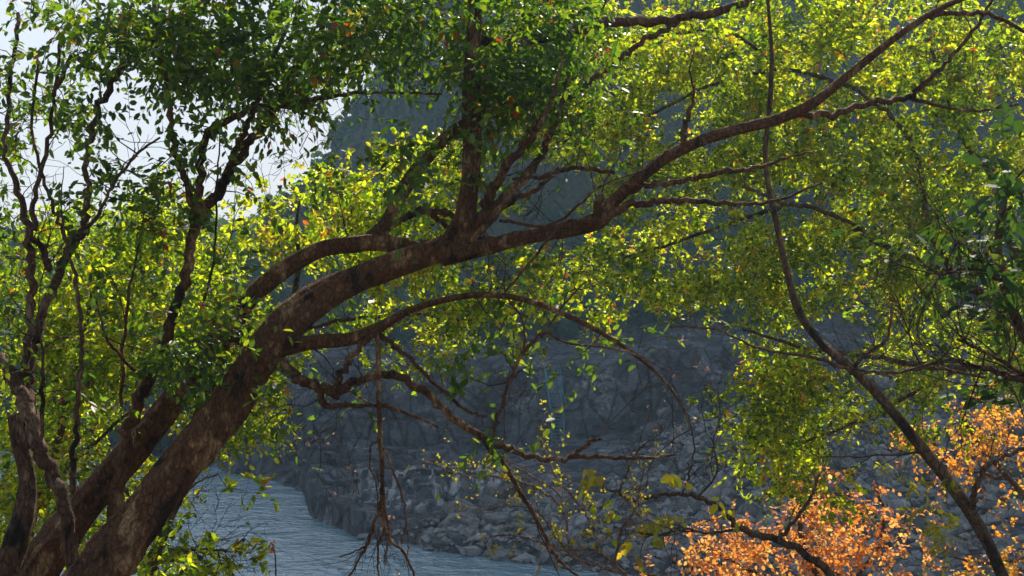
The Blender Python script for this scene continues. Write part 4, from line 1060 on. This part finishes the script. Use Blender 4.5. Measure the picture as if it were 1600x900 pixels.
# seed stalk by the water
b0 = P(431, 960, 8.0)
root = tag(empty('dry_weed', b0), 'thin dry weed stalk with a drooping brown seed head in front of the river', 'weed')
b0[2] = near_h(b0[0], b0[1]) - .02
mb = MB(); c = catmull([b0, P(431, 960, 8), P(431, 900, 8), P(430, 868, 8), P(425, 848, 8)], 5)
tube(mb, c, np.linspace(.008, .003, len(c)), 6)
mb.build('stem', M['twig'], root)
ml = MB(); n = 26
pos = np.array([P(425 + rng.normal() * 3, 852 + rng.uniform(-8, 12), 8) for _ in range(n)])
add_leaves(ml, pos, rng.normal(size=(n, 3)) * .5 + np.array([0, 0, -1]), rng.normal(size=(n, 3)), rng.uniform(.02, .04, n), 1.2)
ml.build('seed_head', M['bud'], root)

# ------------------------------------------------------------------ teal ladder on the rock wall
root = tag(empty('metal_ladder', P(868, 716, 80.2)), 'tall narrow teal metal ladder fixed to the dark rock wall', 'ladder')
cl = [(862, 578, 80.4), (866, 610, 80.1), (871, 645, 79.9), (872, 680, 79.8), (872, 716, 79.7)]
Lp = np.array([P(a - 9.5, b_, c_) for a, b_, c_ in cl]); Rp = np.array([P(a + 9.5, b_, c_) for a, b_, c_ in cl])
for pp in (Lp, Rp):
    mb = MB(); tube(mb, pp, np.full(5, .042), 6); mb.build('rail', M['teal'], root)
Lc, Rc = catmull(Lp, 6), catmull(Rp, 6)
tq = np.linspace(0, 1, 27)
for t_ in tq[1:-1]:
    k = t_ * (len(Lc) - 1); i = int(k); f = k - i
    a = Lc[i] * (1 - f) + Lc[min(i + 1, len(Lc) - 1)] * f; b_ = Rc[i] * (1 - f) + Rc[min(i + 1, len(Rc) - 1)] * f
    mb = MB(); tube(mb, [a, b_], [.022, .022], 6); mb.build('rung', M['teal'], root)
for s_, pp in ((-1, Lp), (1, Rp)):
    mb = MB(); h = pp[:3] + np.array([s_ * .1, -.45, .35]); tube(mb, h, np.full(3, .025), 6)
    for k in range(3): tube(mb, [pp[k], h[k]], [.03, .03], 5)
    mb.build('handrail', M['teal'], root)

# ------------------------------------------------------------------ small house on the ridge
hx, hy = P(527, 205, 214)[:2]
hz = P(527, 214, 214)[2] - .6
root = tag(empty('ridge_house', (hx, hy, hz)), 'tiny pale house with a faded red roof on the hazy ridge', 'house')
def boxv(x0, x1, y0, y1, z0, z1): return [(x0,y0,z0),(x1,y0,z0),(x1,y1,z0),(x0,y1,z0),(x0,y0,z1),(x1,y0,z1),(x1,y1,z1),(x0,y1,z1)]
BQ = [[0,3,2,1],[4,5,6,7],[0,1,5,4],[1,2,6,5],[2,3,7,6],[3,0,4,7]]
mb = MB(); mb.add(np.array(boxv(-1.2, 1.2, -1.2, 1.2, -1.5, .8)) + np.array([hx, hy, hz]), BQ); mb.build('wall', M['plaster'], root, smooth=False)
mb = MB(); rv = np.array([(-1.6,-1.5,.8),(1.6,-1.5,.8),(1.6,1.5,.8),(-1.6,1.5,.8),(-1.0,0,1.8),(1.0,0,1.8)]) + np.array([hx, hy, hz])
mb.add(rv, [[0,1,5,4],[2,3,4,5]], [[1,2,5],[3,0,4],[0,3,2],[0,2,1]]); mb.build('roof', M['roof_red'], root, smooth=False)
for s_ in (-.6, .5):
    mb = MB(); mb.add(np.array(boxv(s_ - .25, s_ + .25, -1.24, -1.2, -.2, .4)) + np.array([hx, hy, hz]), BQ); mb.build('window', M['window'], root, smooth=False)

# ------------------------------------------------------------------ far wood on the mountainside (uncountable)
ml = MB()
vv = FARV.reshape(-1, 3)
yy = vv[:, 1]
pk = rng.choice(len(vv), 60000, replace=False)
pk = pk[(yy[pk] > 90) & (yy[pk] < 240)]
prob = .5 + .5 * fbm(vv[pk, 0] * .06, vv[pk, 1] * .06, vv[pk, 2] * .06, 3, 60)
pk = pk[rng.random(len(pk)) < prob][:3600]
pos, sz = [], []
for c in vv[pk]:
    R_ = rng.uniform(.8, 2.4)
    k = int(16 + 10 * R_)
    dv = nrm(rng.normal(size=(k, 3))) * (rng.random((k, 1)) ** .4) * R_ * np.array([1, 1, .9])
    pos.append(c + dv + np.array([0, 0, R_ * .7])); sz.append(np.full(k, .85))
pos = np.concatenate(pos); sz = np.concatenate(sz) * rng.uniform(.7, 1.3, len(pos))
add_leaves(ml, pos, rng.normal(size=(len(pos), 3)), rng.normal(size=(len(pos), 3)) + np.array([0, 0, .8]), sz, 2.0)
tag(ml.build('far_wood', M['leaf_dark']), 'scrub and trees covering the hazy mountainside', 'woodland', kind='stuff')

# ------------------------------------------------------------------ haze
mb = MB()
mb.add(boxv(-296, 296, -30, 300, -4.2, 190), BQ)
hm = bpy.data.materials.new('river_haze'); hm.use_nodes = True
nt = hm.node_tree
for n in list(nt.nodes):
    if n.type == 'BSDF_PRINCIPLED': nt.nodes.remove(n)
pv = nt.nodes.new('ShaderNodeVolumePrincipled')
pv.inputs['Color'].default_value = (.45, .72, 1.0, 1)
pv.inputs['Density'].default_value = .00085
pv.inputs['Anisotropy'].default_value = .45
nt.links.new(pv.outputs[0], nt.nodes['Material Output'].inputs['Volume'])
tag(mb.build('haze', hm, smooth=False), 'thin bluish haze over the river gorge', kind='stuff')
